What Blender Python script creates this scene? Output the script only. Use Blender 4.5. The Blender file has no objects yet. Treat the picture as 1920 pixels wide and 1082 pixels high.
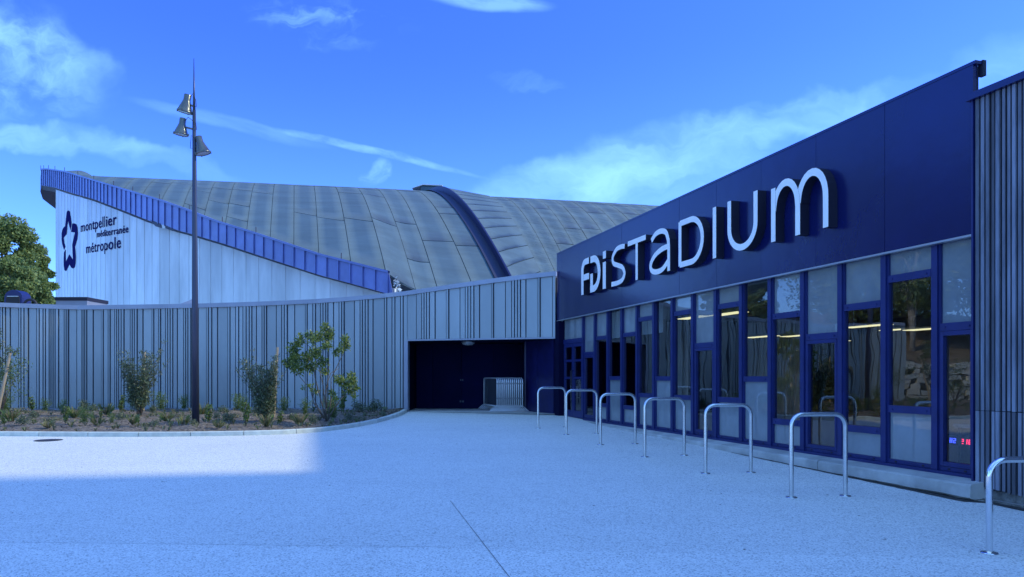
import bpy, math, random
import numpy as np
from mathutils import Vector, Matrix
from mathutils.geometry import tessellate_polygon
random.seed(7); rng = np.random.default_rng(7)
sc = bpy.context.scene
COL = sc.collection
R = math.radians

# ------------------------------------------------------------------ camera, sky, sun, exposure
EYE = 1.46; FP = 1387.0; CX = 960.0; HY = 705.0
cam = bpy.data.cameras.new("camera"); camo = bpy.data.objects.new("camera", cam); COL.objects.link(camo)
camo.location = (0, 0, EYE); camo.rotation_euler = (R(90), 0, 0)
cam.sensor_width = 36; cam.lens = FP / 1920 * 36; cam.shift_y = (HY - 541) / 1920
cam.clip_end = 6000; cam.clip_start = 0.1
sc.camera = camo

SUN_EL = 34.0; SUN_H = Vector((0.992, 0.127, 0)).normalized()
world = bpy.data.worlds.new("World"); sc.world = world; world.use_nodes = True
wn = world.node_tree; wn.nodes.clear()
class G:
    """tiny node-maths helper"""
    def __init__(s, tree): s.t = tree
    def n(s, typ, **kw):
        nd = s.t.nodes.new(typ)
        for k, v in kw.items(): setattr(nd, k, v)
        return nd
    def put(s, sock, v):
        if isinstance(v, (int, float)): sock.default_value = v
        elif isinstance(v, (tuple, list)): sock.default_value = v
        else: s.t.links.new(v, sock)
    def m(s, op, a, b=0.0, c=None, clamp=False):
        nd = s.n('ShaderNodeMath', operation=op, use_clamp=clamp)
        s.put(nd.inputs[0], a); s.put(nd.inputs[1], b)
        if c is not None: s.put(nd.inputs[2], c)
        return nd.outputs[0]
    def ss(s, x, a, b):
        nd = s.n('ShaderNodeMapRange', interpolation_type='SMOOTHSTEP')
        s.put(nd.inputs['Value'], x); nd.inputs['From Min'].default_value = a; nd.inputs['From Max'].default_value = b
        return nd.outputs[0]
    def noise(s, vec, scale, detail=4, rough=0.55, dist=0.0):
        nd = s.n('ShaderNodeTexNoise'); s.put(nd.inputs['Vector'], vec)
        nd.inputs['Scale'].default_value = scale; nd.inputs['Detail'].default_value = detail
        nd.inputs['Roughness'].default_value = rough; nd.inputs['Distortion'].default_value = dist
        return nd.outputs['Fac']
    def mix(s, f, a, b, mode='MIX'):
        nd = s.n('ShaderNodeMix', data_type='RGBA', blend_type=mode)
        s.put(nd.inputs[0], f)
        for sk, v in ((nd.inputs[6], a), (nd.inputs[7], b)):
            if isinstance(v, (tuple, list)) and len(v) == 3: v = (*v, 1)
            s.put(sk, v)
        return nd.outputs[2]
    def comb(s, x, y, z):
        nd = s.n('ShaderNodeCombineXYZ'); s.put(nd.inputs[0], x); s.put(nd.inputs[1], y); s.put(nd.inputs[2], z)
        return nd.outputs[0]

g = G(wn)
sky = g.n('ShaderNodeTexSky', sky_type='NISHITA'); sky.sun_disc = False
sky.sun_elevation = R(SUN_EL); sky.sun_rotation = math.atan2(SUN_H.x, SUN_H.y)
sky.air_density = 1.0; sky.dust_density = 0.3; sky.ozone_density = 2.5; sky.altitude = 100
SKY_TINT = (0.45, 0.86, 2.72)
skyc = g.mix(1.0, sky.outputs[0], SKY_TINT, 'MULTIPLY')
geo = g.n('ShaderNodeTexCoord'); sep = g.n('ShaderNodeSeparateXYZ'); wn.links.new(geo.outputs['Generated'], sep.inputs[0])
dx, dy, dz = sep.outputs
dys = g.m('MAXIMUM', g.m('ABSOLUTE', dy), 0.08)
U = g.m('DIVIDE', dx, dys); V = g.m('DIVIDE', dz, dys)
wv = g.comb(U, V, 0.0)
U0, V0 = U, V
for sc_, am in ((3.5, .16), (11.0, .07), (34.0, .028)):     # ragged, wind-torn edges
    U = g.m('ADD', U, g.m('MULTIPLY', g.m('SUBTRACT', g.noise(g.comb(U0, V0, 3.3), sc_, 3), .5), am))
    V = g.m('ADD', V, g.m('MULTIPLY', g.m('SUBTRACT', g.noise(g.comb(U0, V0, 7.7), sc_, 3), .5), am * .75))
front = g.ss(dy, 0.1, 0.3)
UV = {1: (U, V), 0: (g.m('ADD', U0, g.m('MULTIPLY', g.m('SUBTRACT', U, U0), .18)), g.m('ADD', V0, g.m('MULTIPLY', g.m('SUBTRACT', V, V0), .18)))}
def band(px, py, rx, ry, ang, scale, stretch, lo, hi, amt, dist=0.6, seed=0.0):
    U, V = UV[0 if ry < 24 else 1]
    """one cirrus bank: a soft ellipse in the sky broken up by drawn-out noise"""
    a = math.radians(ang); c, s_ = math.cos(a), math.sin(a)
    u0, v0 = (px - CX) / FP, (HY - py) / FP
    du = g.m('SUBTRACT', U, u0); dv = g.m('SUBTRACT', V, v0)
    p = g.m('ADD', g.m('MULTIPLY', du, c), g.m('MULTIPLY', dv, s_))
    q = g.m('SUBTRACT', g.m('MULTIPLY', dv, c), g.m('MULTIPLY', du, s_))
    e = g.m('ADD', g.m('POWER', g.m('ABSOLUTE', g.m('DIVIDE', p, rx / FP)), 2.0), g.m('POWER', g.m('ABSOLUTE', g.m('DIVIDE', q, ry / FP)), 2.0))
    mask = g.ss(g.m('SUBTRACT', 1.0, e), 0.0, 0.85)
    n = g.noise(g.comb(g.m('MULTIPLY', p, stretch), q, seed), scale, 7, 0.6, dist)
    n = g.ss(n, lo, hi)
    return g.m('MULTIPLY', g.m('MULTIPLY', mask, n), amt)
cl = None
for spec in [(10, 110, 235, 110, -22, 13, .6, .32, .72, .78, .5, 1.0),
             (60, 60, 190, 60, -35, 16, .6, .35, .7, .22, .5, 8.0),
             (40, 250, 330, 30, -7, 14, .25, .15, .75, .62, .3, 2.0),
             (330, 300, 220, 26, -12, 14, .25, .2, .75, .25, .3, 2.5),
             (700, 283, 240, 9, -13.0, 60, .3, .25, .75, .48, .3, 3.0),
             (430, 232, 220, 16, -13, 30, .25, .2, .7, .22, .3, 3.5),
             (620, 50, 190, 50, -12, 20, .45, .42, .75, .40, .9, 4.0),
             (920, 5, 130, 22, -4, 24, .5, .2, .6, .50, .5, 5.0),
             (1180, 335, 420, 76, 12, 11, .32, .30, .82, .80, .7, 6.0),
             (1480, 240, 420, 46, 17, 13, .22, .30, .85, .66, .6, 7.0),
             (1130, 340, 230, 42, 8, 17, .5, .25, .8, .40, .7, 11.0),
             (1880, 160, 190, 120, 20, 8, .3, .2, .8, .35, .6, 9.0),
             (722, 325, 30, 24, 30, 40, 1, .3, .7, .35, .6, 10.0),
             (1010, 180, 90, 26, -5, 26, .4, .4, .7, .14, .6, 12.0)]:
    b = g.m('MULTIPLY', band(*spec), .80)
    cl = b if cl is None else g.m('ADD', cl, g.m('MULTIPLY', b, g.m('SUBTRACT', 1.0, cl, clamp=True)))
fill_cloud = g.noise(g.comb(g.m('DIVIDE', dx, g.m('ADD', g.m('ABSOLUTE', dz), .25)), g.m('DIVIDE', dy, g.m('ADD', g.m('ABSOLUTE', dz), .25)), 0.0), 1.3, 6, .6, .6)
fill_cloud = g.m('MULTIPLY', g.m('MULTIPLY', g.ss(fill_cloud, .36, .60), .92), g.m('SUBTRACT', 1.0, front))  # extra cloud outside the view, added to lift the fill light
cl = g.m('ADD', g.m('MULTIPLY', cl, front), fill_cloud, clamp=True)
cl = g.m('MULTIPLY', cl, g.ss(dz, 0.0, 0.08))
SKY_K = 0.115
CLOUD = (0.45 / SKY_K, 0.96 / SKY_K, 1.6 / SKY_K)
# the photograph's bluish white balance: a pale cyan band low in the sky, deeper blue above
grad = g.mix(g.ss(dz, 0.0, 0.42), (1.75, 1.62, 1.0), (1.0, 1.0, 1.0))
skyc = g.mix(1.0, skyc, grad, 'MULTIPLY')
skyc = g.mix(cl, skyc, CLOUD)
bg = g.n('ShaderNodeBackground'); wn.links.new(skyc, bg.inputs[0]); bg.inputs[1].default_value = SKY_K
wo = g.n('ShaderNodeOutputWorld'); wn.links.new(bg.outputs[0], wo.inputs[0])

sl = bpy.data.lights.new("sun", 'SUN'); sl.energy = 2.6; sl.angle = R(2.2); sl.color = (1.0, 0.96, 0.60)
so = bpy.data.objects.new("sun", sl); COL.objects.link(so)
ce, se = math.cos(R(SUN_EL)), math.sin(R(SUN_EL))
so.rotation_euler = Vector((SUN_H.x * ce, SUN_H.y * ce, se)).to_track_quat('Z', 'Y').to_euler(); so.location = (20, 0, 30)
vs = sc.view_settings
vs.view_transform = 'Standard'; vs.look = 'None'; vs.exposure = 0.31; vs.gamma = 1.0; vs.use_curve_mapping = False
sc.cycles.max_bounces = 8; sc.cycles.transparent_max_bounces = 12

# ------------------------------------------------------------------ helpers
def gz(y):
    """paving height: falls gently toward the viewer"""
    return 0.018 * max(-40.0, min(22.0, y))
def W(px, py, Y):
    """real position of something seen at (px, py) that stands Y metres away"""
    return Vector(((px - CX) / FP * Y, Y, EYE + (HY - py) / FP * Y))
def tag(o, label=None, cat=None, group=None, kind=None):
    if label: o["label"] = label
    if cat: o["category"] = cat
    if group: o["group"] = group
    if kind: o["kind"] = kind
    return o
def empty(name, loc=(0, 0, 0), rz=0.0):
    o = bpy.data.objects.new(name, None); COL.objects.link(o); o.location = loc; o.rotation_euler = (0, 0, rz)
    o.empty_display_size = .2
    return o
class MB:
    def __init__(s): s.v = []; s.f = []; s.mi = []
    def add(s, vs_, fs, mi=0):
        b = len(s.v); s.v += [tuple(p) for p in vs_]; s.f += [tuple(b + i for i in f) for f in fs]; s.mi += [mi] * len(fs)
        return s
    def box(s, x0, x1, y0, y1, z0, z1, mi=0):
        v = [(x0, y0, z0), (x1, y0, z0), (x1, y1, z0), (x0, y1, z0), (x0, y0, z1), (x1, y0, z1), (x1, y1, z1), (x0, y1, z1)]
        return s.add(v, [(3, 2, 1, 0), (4, 5, 6, 7), (0, 1, 5, 4), (1, 2, 6, 5), (2, 3, 7, 6), (3, 0, 4, 7)], mi)
    def hexa(s, lo, hi, mi=0):
        """lo, hi: two rings of the same length"""
        n = len(lo); v = list(lo) + list(hi)
        f = [tuple(range(n - 1, -1, -1)), tuple(range(n, 2 * n))] + [(i, (i + 1) % n, n + (i + 1) % n, n + i) for i in range(n)]
        return s.add(v, f, mi)
    def poly(s, outline, offs, mi=0, mside=None):
        """outline: list of Vectors (planar-ish, any concavity); thick slab along offs"""
        offs = Vector(offs); n = len(outline); P = [Vector(p) for p in outline]; Q = [p + offs for p in P]
        tri = tessellate_polygon([P])
        s.add(P + Q, [tuple(t) for t in tri] + [tuple(n + i for i in reversed(t)) for t in tri], mi)
        s.add(P + Q, [(i, (i + 1) % n, n + (i + 1) % n, n + i) for i in range(n)], mi if mside is None else mside)
        return s
    def tube(s, path, r, n=8, caps=True, mi=0):
        path = [Vector(p) for p in path]; rs = r if isinstance(r, (list, tuple)) else [r] * len(path)
        rings = []; up = None
        for i, p in enumerate(path):
            t = (path[min(i + 1, len(path) - 1)] - path[max(i - 1, 0)]).normalized()
            if up is None:
                up = Vector((0, 0, 1)) if abs(t.z) < .9 else Vector((1, 0, 0))
            a = (up - t * up.dot(t)).normalized(); b = t.cross(a); up = a
            rings.append([p + (a * math.cos(2 * math.pi * k / n) + b * math.sin(2 * math.pi * k / n)) * rs[i] for k in range(n)])
        v = [q for ring in rings for q in ring]; f = []
        for i in range(len(path) - 1):
            for k in range(n):
                f.append((i * n + k, i * n + (k + 1) % n, (i + 1) * n + (k + 1) % n, (i + 1) * n + k))
        if caps: f += [tuple(range(n - 1, -1, -1)), tuple((len(path) - 1) * n + k for k in range(n))]
        return s.add(v, f, mi)
    def lathe(s, prof, n=20, M=None, mi=0):
        M = M or Matrix.Identity(4); v = []; f = []
        for r_, z in prof:
            for k in range(n): v.append(M @ Vector((r_ * math.cos(2 * math.pi * k / n), r_ * math.sin(2 * math.pi * k / n), z)))
        for i in range(len(prof) - 1):
            for k in range(n): f.append((i * n + k, i * n + (k + 1) % n, (i + 1) * n + (k + 1) % n, (i + 1) * n + k))
        return s.add(v, f, mi)
    def mesh(s, name, *mats):
        me = bpy.data.meshes.new(name); me.from_pydata(s.v, [], s.f)
        for m_ in mats: me.materials.append(m_)
        if len(mats) > 1: me.polygons.foreach_set('material_index', s.mi)
        me.update(); return me
    def build(s, name, mat, parent=None, smooth=False):
        mats = mat if isinstance(mat, (list, tuple)) else [mat]
        me = s.mesh(name, *mats)
        if smooth:
            me.polygons.foreach_set('use_smooth', [len(p.vertices) <= 4 for p in me.polygons])
        return link(name, me, parent)
def link(name, me, parent=None):
    o = bpy.data.objects.new(name, me); COL.objects.link(o)
    if parent is not None: o.parent = parent
    return o
def quads_np(name, V4, mats, parent=None, mi=None):
    """V4: N x 4 x 3 array of loose quads"""
    N = len(V4); me = bpy.data.meshes.new(name)
    me.vertices.add(N * 4); me.vertices.foreach_set('co', V4.astype(np.float32).ravel())
    me.loops.add(N * 4); me.loops.foreach_set('vertex_index', np.arange(N * 4, dtype=np.int32))
    me.polygons.add(N); me.polygons.foreach_set('loop_start', np.arange(0, N * 4, 4, dtype=np.int32))
    me.polygons.foreach_set('loop_total', np.full(N, 4, dtype=np.int32))
    for m_ in (mats if isinstance(mats, (list, tuple)) else [mats]): me.materials.append(m_)
    if mi is not None: me.polygons.foreach_set('material_index', mi.astype(np.int32))
    me.update(calc_edges=True); me.validate()
    return link(name, me, parent)
def copy_tree(o, parent=None):
    c = o.copy(); COL.objects.link(c)
    if parent is not None: c.parent = parent
    for ch in list(o.children): copy_tree(ch, c)
    return c

# ------------------------------------------------------------------ materials
def mat(name, col, rough=.6, metal=0.0, var=0.0, nscale=3.0, namt=0.0, bump=0.0, bscale=40.0, col2=None, stretch=(1, 1, 1), spec=.5, world_co=True, coat=0.0):
    m_ = bpy.data.materials.new(name); m_.use_nodes = True; t = m_.node_tree; h = G(t)
    b = t.nodes['Principled BSDF']
    b.inputs['Roughness'].default_value = rough; b.inputs['Metallic'].default_value = metal
    b.inputs['Specular IOR Level'].default_value = spec; b.inputs['Coat Weight'].default_value = coat
    if world_co:
        co = h.n('ShaderNodeNewGeometry').outputs['Position']
    else:
        co = h.n('ShaderNodeTexCoord').outputs['Object']
    mp = h.n('ShaderNodeMapping'); t.links.new(co, mp.inputs['Vector']); mp.inputs['Scale'].default_value = stretch
    co = mp.outputs[0]
    c = (*col, 1)
    cc = None
    if namt or col2:
        n1 = h.ss(h.noise(co, nscale, 6, .62), .3, .7)
        if col2: cc = h.mix(n1, c, (*col2, 1))
        else:
            f = h.m('ADD', 1 - namt, h.m('MULTIPLY', n1, 2 * namt)); cc = h.mix(1.0, c, h.comb(f, f, f), 'MULTIPLY')
    if var:
        oi = h.n('ShaderNodeObjectInfo'); f = h.m('ADD', 1 - var, h.m('MULTIPLY', oi.outputs['Random'], 2 * var))
        cc = h.mix(1.0, cc if cc is not None else c, h.comb(f, f, f), 'MULTIPLY')
    if cc is not None: t.links.new(cc, b.inputs['Base Color'])
    else: b.inputs['Base Color'].default_value = c
    if bump:
        bn = h.n('ShaderNodeBump'); bn.inputs['Strength'].default_value = 1.0; bn.inputs['Distance'].default_value = bump
        t.links.new(h.noise(co, bscale, 5, .6), bn.inputs['Height']); t.links.new(bn.outputs[0], b.inputs['Normal'])
    return m_
def leafmat(name, c1, c2, trans=.35, rough=.5):
    m_ = bpy.data.materials.new(name); m_.use_nodes = True; t = m_.node_tree; h = G(t); b = t.nodes['Principled BSDF']
    geo_ = h.n('ShaderNodeNewGeometry'); cc = h.mix(geo_.outputs['Random Per Island'], c1, c2)
    t.links.new(cc, b.inputs['Base Color']); b.inputs['Roughness'].default_value = rough
    tr = h.n('ShaderNodeBsdfTranslucent'); t.links.new(cc, tr.inputs[0])
    mx = h.n('ShaderNodeMixShader'); mx.inputs[0].default_value = trans
    t.links.new(b.outputs[0], mx.inputs[1]); t.links.new(tr.outputs[0], mx.inputs[2])
    t.links.new(mx.outputs[0], t.nodes['Material Output'].inputs[0])
    return m_
def emis(name, col, k):
    m_ = bpy.data.materials.new(name); m_.use_nodes = True; t = m_.node_tree; t.nodes.clear()
    e = t.nodes.new('ShaderNodeEmission'); e.inputs[0].default_value = (*col, 1); e.inputs[1].default_value = k
    o = t.nodes.new('ShaderNodeOutputMaterial'); t.links.new(e.outputs[0], o.inputs[0]); return m_
def glassmat(name, ior, tint, milk=0.0, milkcol=(.5, .55, .6), rough=0.0):
    m_ = bpy.data.materials.new(name); m_.use_nodes = True; t = m_.node_tree; t.nodes.clear(); h = G(t)
    tr = h.n('ShaderNodeBsdfTransparent'); tr.inputs[0].default_value = (*tint, 1)
    gl = h.n('ShaderNodeBsdfGlossy'); gl.inputs['Roughness'].default_value = rough
    co = h.n('ShaderNodeNewGeometry').outputs['Position']
    bn = h.n('ShaderNodeBump'); bn.inputs['Distance'].default_value = .0025; bn.inputs['Strength'].default_value = 1.0
    t.links.new(h.noise(co, 1.6, 1, .4), bn.inputs['Height']); t.links.new(bn.outputs[0], gl.inputs['Normal'])
    fr_ = h.n('ShaderNodeFresnel'); fr_.inputs[0].default_value = ior
    outer = h.m('SUBTRACT', 1.0, h.n('ShaderNodeNewGeometry').outputs['Backfacing']); frv = h.m('MULTIPLY', fr_.outputs[0], outer)
    base = tr.outputs[0]
    if milk:
        df = h.n('ShaderNodeBsdfDiffuse'); df.inputs[0].default_value = (*milkcol, 1)
        mm = h.n('ShaderNodeMixShader')
        veil = h.m('MULTIPLY', h.m('ADD', .75, h.m('MULTIPLY', h.noise(co, 3.0, 5, .6), .5)), h.m('MULTIPLY', outer, milk))  # cloudy veil broken by noise, pales the pane as reflections would
        t.links.new(veil, mm.inputs[0]); t.links.new(tr.outputs[0], mm.inputs[1]); t.links.new(df.outputs[0], mm.inputs[2]); base = mm.outputs[0]
    mx = h.n('ShaderNodeMixShader'); t.links.new(frv, mx.inputs[0]); t.links.new(base, mx.inputs[1]); t.links.new(gl.outputs[0], mx.inputs[2])
    o = h.n('ShaderNodeOutputMaterial'); t.links.new(mx.outputs[0], o.inputs[0]); return m_

M = {}
M['navy_panel'] = mat('navy_panel', (.003, .007, .075), .22, 0.0, .10, .6, .15, .006, 1.3, spec=.75)
M['navy_dark'] = mat('navy_dark', (.012, .012, .03), .5)
M['frame_blue'] = mat('frame_blue', (.011, .019, .115), .42, namt=.12, nscale=5)
M['letter_face'] = mat('letter_face', (.92, .92, .90), .45, namt=.04)
M['letter_side'] = mat('letter_side', (.012, .012, .03), .55)
M['cladding'] = mat('cladding', (.32, .365, .395), .42, .35, .09, 1.2, .07, stretch=(1, 1, .35))
M['cladding_back'] = mat('cladding_back', (.085, .095, .13), .7)
M['coping'] = mat('coping', (.30, .32, .40), .4, .4, .04, 2, .06)
M['white_sheet'] = mat('white_sheet', (.64, .66, .67), .38, .0, .08, .45, .20, stretch=(1, 1, .25))
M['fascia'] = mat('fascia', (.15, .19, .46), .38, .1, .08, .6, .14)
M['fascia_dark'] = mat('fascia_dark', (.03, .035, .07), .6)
M['logo'] = mat('logo', (.008, .008, .10), 1.0, spec=.05)
M['roof_felt'] = mat('roof_felt', (.078, .128, .165), .88, 0, .055, .5, .12, .03, 1.6, stretch=(.5, 1, 2.5))
M['roof_felt_worn'] = mat('roof_felt_worn', (.082, .130, .160), .88, 0, .06, .45, .20, .30, 1.1, stretch=(.5, 1, 2.2))
M['roof_base'] = mat('roof_base', (.052, .088, .115), .9)
M['roof_blue'] = mat('roof_blue', (.014, .018, .07), .5, .0, .1)
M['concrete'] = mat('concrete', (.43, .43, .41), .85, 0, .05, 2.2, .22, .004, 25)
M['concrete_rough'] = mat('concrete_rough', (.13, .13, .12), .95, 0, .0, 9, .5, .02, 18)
M['kerb'] = mat('kerb', (.55, .57, .52), .8, 0, .07, 6, .12, .002, 60)
M['steel'] = mat('steel', (.62, .64, .66), .24, 1.0, .03, 6, .08, .0004, 30)
M['chrome'] = mat('chrome', (.75, .76, .78), .09, 1.0)
M['galv'] = mat('galv', (.45, .46, .48), .4, .8, .15)
M['pole_paint'] = mat('pole_paint', (.045, .055, .10), .35, .3)
M['lamp_paint'] = mat('lamp_paint', (.13, .14, .14), .32, .6)
M['lens'] = mat('lens', (.35, .37, .40), .12, 0, coat=.5)
M['galv_dark'] = mat('galv_dark', (.06, .07, .10), .5, .6)  # darkened galv for barrier bars and latches, recess shade put into the colour
M['galv_lit'] = mat('galv_lit', (.85, .86, .88), .4, .5)  # brightened galv for barrier frames and feet, light put into the colour
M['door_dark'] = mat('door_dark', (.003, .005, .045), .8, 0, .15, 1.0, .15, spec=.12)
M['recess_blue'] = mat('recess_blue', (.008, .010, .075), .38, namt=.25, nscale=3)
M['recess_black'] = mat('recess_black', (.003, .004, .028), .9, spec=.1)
M['soil'] = mat('soil', (.17, .135, .11), .95, 0, 0, 14, .55, .03, 30)
M['wood_slat'] = mat('wood_slat', (.15, .16, .20), .62, 0, .55, 3, .3, .004, 30, stretch=(3, 3, .5))
M['slat_back'] = mat('slat_back', (.003, .003, .010), .8)
M['bark'] = mat('bark', (.13, .11, .095), .9, 0, 0, 10, .3, .01, 30)
M['pale_bark'] = mat('pale_bark', (.33, .30, .27), .85, 0, 0, 6, .3, .01, 20)
M['stake'] = mat('stake', (.38, .30, .22), .8, 0, .1, 8, .15, .002, 60, stretch=(1, 1, .2))
M['stone'] = mat('stone', (.62, .58, .52), .9, 0, .2, 3, .2, .03, 8)
M['bank'] = mat('bank', (.20, .145, .10), .95, 0, 0, 1.2, .35, .05, 6)
M['curtain'] = mat('curtain', (.46, .44, .40), .85, 0, .1, 2, .08)
M['curtain_white'] = mat('curtain_white', (.62, .62, .60), .85)
M['int_wall'] = mat('int_wall', (.22, .22, .22), .8, 0, 0, .8, .1)
M['int_floor'] = mat('int_floor', (.12, .12, .13), .5)
M['int_dark'] = mat('int_dark', (.03, .03, .035), .7)
M['blocker_wall'] = mat('blocker_wall', (.62, .62, .60), .8, 0, .05, .5, .1)  # walls of the added shadow block, kept pale to bounce light
M['joint'] = mat('joint', (.05, .05, .055), .9)
M['iron'] = mat('iron', (.05, .05, .055), .6, .3, bump=.004, bscale=60)
M['olive'] = leafmat('olive', (.065, .105, .05), (.17, .215, .12), .25, .42)
M['laurel'] = leafmat('laurel', (.08, .14, .04), (.18, .23, .06), .35, .35)
M['laurel_young'] = leafmat('laurel_young', (.24, .31, .06), (.38, .40, .10), .4, .4)
M['green'] = leafmat('green', (.07, .14, .04), (.16, .22, .07), .3, .5)
M['dry'] = leafmat('dry', (.20, .19, .10), (.30, .26, .16), .3, .7)
M['sage'] = leafmat('sage', (.10, .13, .09), (.18, .20, .15), .25, .6)
M['tree_leaf'] = leafmat('tree_leaf', (.15, .24, .08), (.36, .42, .14), .4, .6)
M['tree_dark'] = leafmat('tree_dark', (.11, .18, .07), (.20, .27, .10), .25, .6)
M['glass'] = glassmat('glass', 2.35, (.86, .90, .92), 0.0)
M['glass_milk'] = glassmat('glass_milk', 1.9, (.6, .66, .70), .66, (.34, .385, .42))
M['lamp_warm'] = emis('lamp_warm', (1.0, .90, .50), 1.15)
M['int_ceiling'] = mat('int_ceiling', (.45, .45, .44), .8)
M['glass_top'] = glassmat('glass_top', 1.9, (.70, .76, .80), .50, (.42, .47, .50))  # pale reflection of sky and ceiling put into the pane colour
M['led_blue'] = emis('led_blue', (.05, .08, 1.0), 2.6)
M['led_red'] = emis('led_red', (1.0, .03, .12), 2.2)

# paving: washed aggregate
def paving_mat():
    m_ = bpy.data.materials.new('washed_aggregate_paving'); m_.use_nodes = True; t = m_.node_tree; h = G(t); b = t.nodes['Principled BSDF']
    co = h.n('ShaderNodeNewGeometry').outputs['Position']
    vor = h.n('ShaderNodeTexVoronoi'); vor.inputs['Scale'].default_value = 95; t.links.new(co, vor.inputs['Vector'])
    sc_ = h.n('ShaderNodeSeparateColor'); t.links.new(vor.outputs['Color'], sc_.inputs[0])
    vor2 = h.n('ShaderNodeTexVoronoi'); vor2.inputs['Scale'].default_value = 46; t.links.new(co, vor2.inputs['Vector'])
    sc2 = h.n('ShaderNodeSeparateColor'); t.links.new(vor2.outputs['Color'], sc2.inputs[0])
    dark = h.m('MULTIPLY', h.ss(sc_.outputs[0], .74, .95), .46)
    dark2 = h.m('MULTIPLY', h.m('MULTIPLY', h.ss(sc2.outputs[1], .86, .97), h.ss(vor2.outputs['Distance'], .5, .2)), .45)
    big = h.noise(co, .35, 4, .6); med = h.noise(co, 2.3, 5, .65)
    tone = h.m('ADD', .84, h.m('ADD', h.m('MULTIPLY', big, .20), h.m('MULTIPLY', med, .14)))
    var_ = h.m('ADD', .86, h.m('MULTIPLY', sc_.outputs[1], .28))
    sp = h.n('ShaderNodeSeparateXYZ'); t.links.new(co, sp.inputs[0])
    ln1 = h.ss(h.m('ADD', sp.outputs[1], h.m('MULTIPLY', sp.outputs[0], .0705)), 5.765, 5.745)
    tone = h.m('MULTIPLY', tone, h.m('ADD', .97, h.m('MULTIPLY', ln1, .07)))
    st = h.n('ShaderNodeMapping'); t.links.new(co, st.inputs['Vector']); st.inputs['Scale'].default_value = (.35, 2.2, 1); st.inputs['Rotation'].default_value = (0, 0, .15)
    tone = h.m('MULTIPLY', tone, h.m('ADD', .95, h.m('MULTIPLY', h.noise(st.outputs[0], 1.1, 5, .6), .10)))
    f = h.m('MULTIPLY', h.m('MULTIPLY', tone, var_), h.m('SUBTRACT', 1.0, h.m('MAXIMUM', dark, dark2)))
    cc = h.mix(1.0, (.75, .745, .71, 1), h.comb(f, f, f), 'MULTIPLY')
    t.links.new(cc, b.inputs['Base Color']); b.inputs['Roughness'].default_value = .85
    bn = h.n('ShaderNodeBump'); bn.inputs['Distance'].default_value = .004; bn.inputs['Strength'].default_value = .8
    t.links.new(h.m('SUBTRACT', 1.0, vor.outputs['Distance']), bn.inputs['Height']); t.links.new(bn.outputs[0], b.inputs['Normal'])
    return m_
M['paving'] = paving_mat()
M['ground_far'] = mat('ground_far', (.16, .15, .12), .95, 0, 0, .3, .3)

# ------------------------------------------------------------------ ground
mb = MB(); ys = [-60, -40, 22, 26, 200]
v = []; f = []
for i, y in enumerate(ys): v += [(-60, y, gz(y)), (60, y, gz(y))]
for i in range(len(ys) - 1): f.append((2 * i, 2 * i + 1, 2 * i + 3, 2 * i + 2))
tag(mb.add(v, f).build('pavement', M['paving']), 'pale washed aggregate paving of the forecourt', kind='structure')
mb = MB(); mb.add([(-4000, -4000, -1.2), (4000, -4000, -1.2), (4000, 4500, -1.2), (-4000, 4500, -1.2)], [(0, 1, 2, 3)])
tag(mb.build('ground', M['ground_far']), 'dry ground reaching out beyond the paving', kind='structure')
# saw-cut joints in the paving
mb = MB()
def cut(p0, p1, w=.008):
    a = Vector((p0[0], p0[1], 0)); b = Vector((p1[0], p1[1], 0)); n_ = (b - a).cross(Vector((0, 0, 1))).normalized() * w / 2
    mb.add([(q.x, q.y, gz(q.y) + .004) for q in (a - n_, b - n_, b + n_, a + n_)], [(0, 1, 2, 3)])
cut((-.65, 7.8), (-.02, 5.04), .004); cut((-.02, 5.04), (.9, 1.2), .004)
cut((-6.5, 6.1), (-.55, 5.85), .004)
tag(mb.build('paving_joint', M['joint']), 'thin saw cut joints crossing the near paving', kind='structure')

# ------------------------------------------------------------------ entrance building (local frame: x along facade going away, y out to the plaza)
VPX = 546.0
ang = math.atan2(1.0, (VPX - CX) / FP)
dvec = Vector((math.cos(ang), math.sin(ang), 0))
X0 = 1301 * 8.0 / FP
def s_of(px, o=0.0):
    """distance along the facade of what is seen at column px, on the plane o metres out"""
    nrm = Vector((-dvec.y, dvec.x, 0)); base = Vector((X0, 0, 0)) + nrm * o
    r = Vector(((px - CX) / FP, 1, 0))          # base + s d = t r
    det = dvec.x * (-r.y) - (-r.x) * dvec.y
    return ((-base.x) * (-r.y) - (-r.x) * (-base.y)) / det
def depth_of(px, o=0.0):
    s_ = s_of(px, o); nrm = Vector((-dvec.y, dvec.x, 0)); return (Vector((X0, 0, 0)) + nrm * o + dvec * s_).y
def z_of(px, py, o=0.0): return EYE + (HY - py) / FP * depth_of(px, o)

EB = tag(empty('entrance_building', (X0, 0, 0), ang), 'long low entrance building with dark navy sign band above a row of blue framed windows', 'building')
BASE = 0.37; HEAD = 3.03; BO = .11      # window foot, window head, how far the band stands out
zt = z_of(1826, 112, BO); zb = z_of(1826, 438, BO)
s_near = s_of(1825, BO); s_far = s_of(1044, BO)
joints = [s_near] + [s_of(p, BO) for p in (1659, 1530, 1427, 1343)]
step = joints[-1] - joints[-2]
while joints[-1] + step < s_far - .3: joints.append(joints[-1] + step)
joints.append(s_far)
for a, b in zip(joints, joints[1:]):
    MB().box(a + .003, b - .003, BO - .05, BO + rng.uniform(-.0012, .0012), zb, zt - .05).build('band_panel', M['navy_panel'], EB)
MB().box(s_near + .002, s_far - .002, BO - .075, BO - .053, zb + .02, zt - .06).build('band_backing', M['navy_dark'], EB)
MB().box(s_near - .03, s_far, BO - .085, BO + .006, zt - .048, zt - .012).build('parapet_coping', M['navy_panel'], EB)
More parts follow.
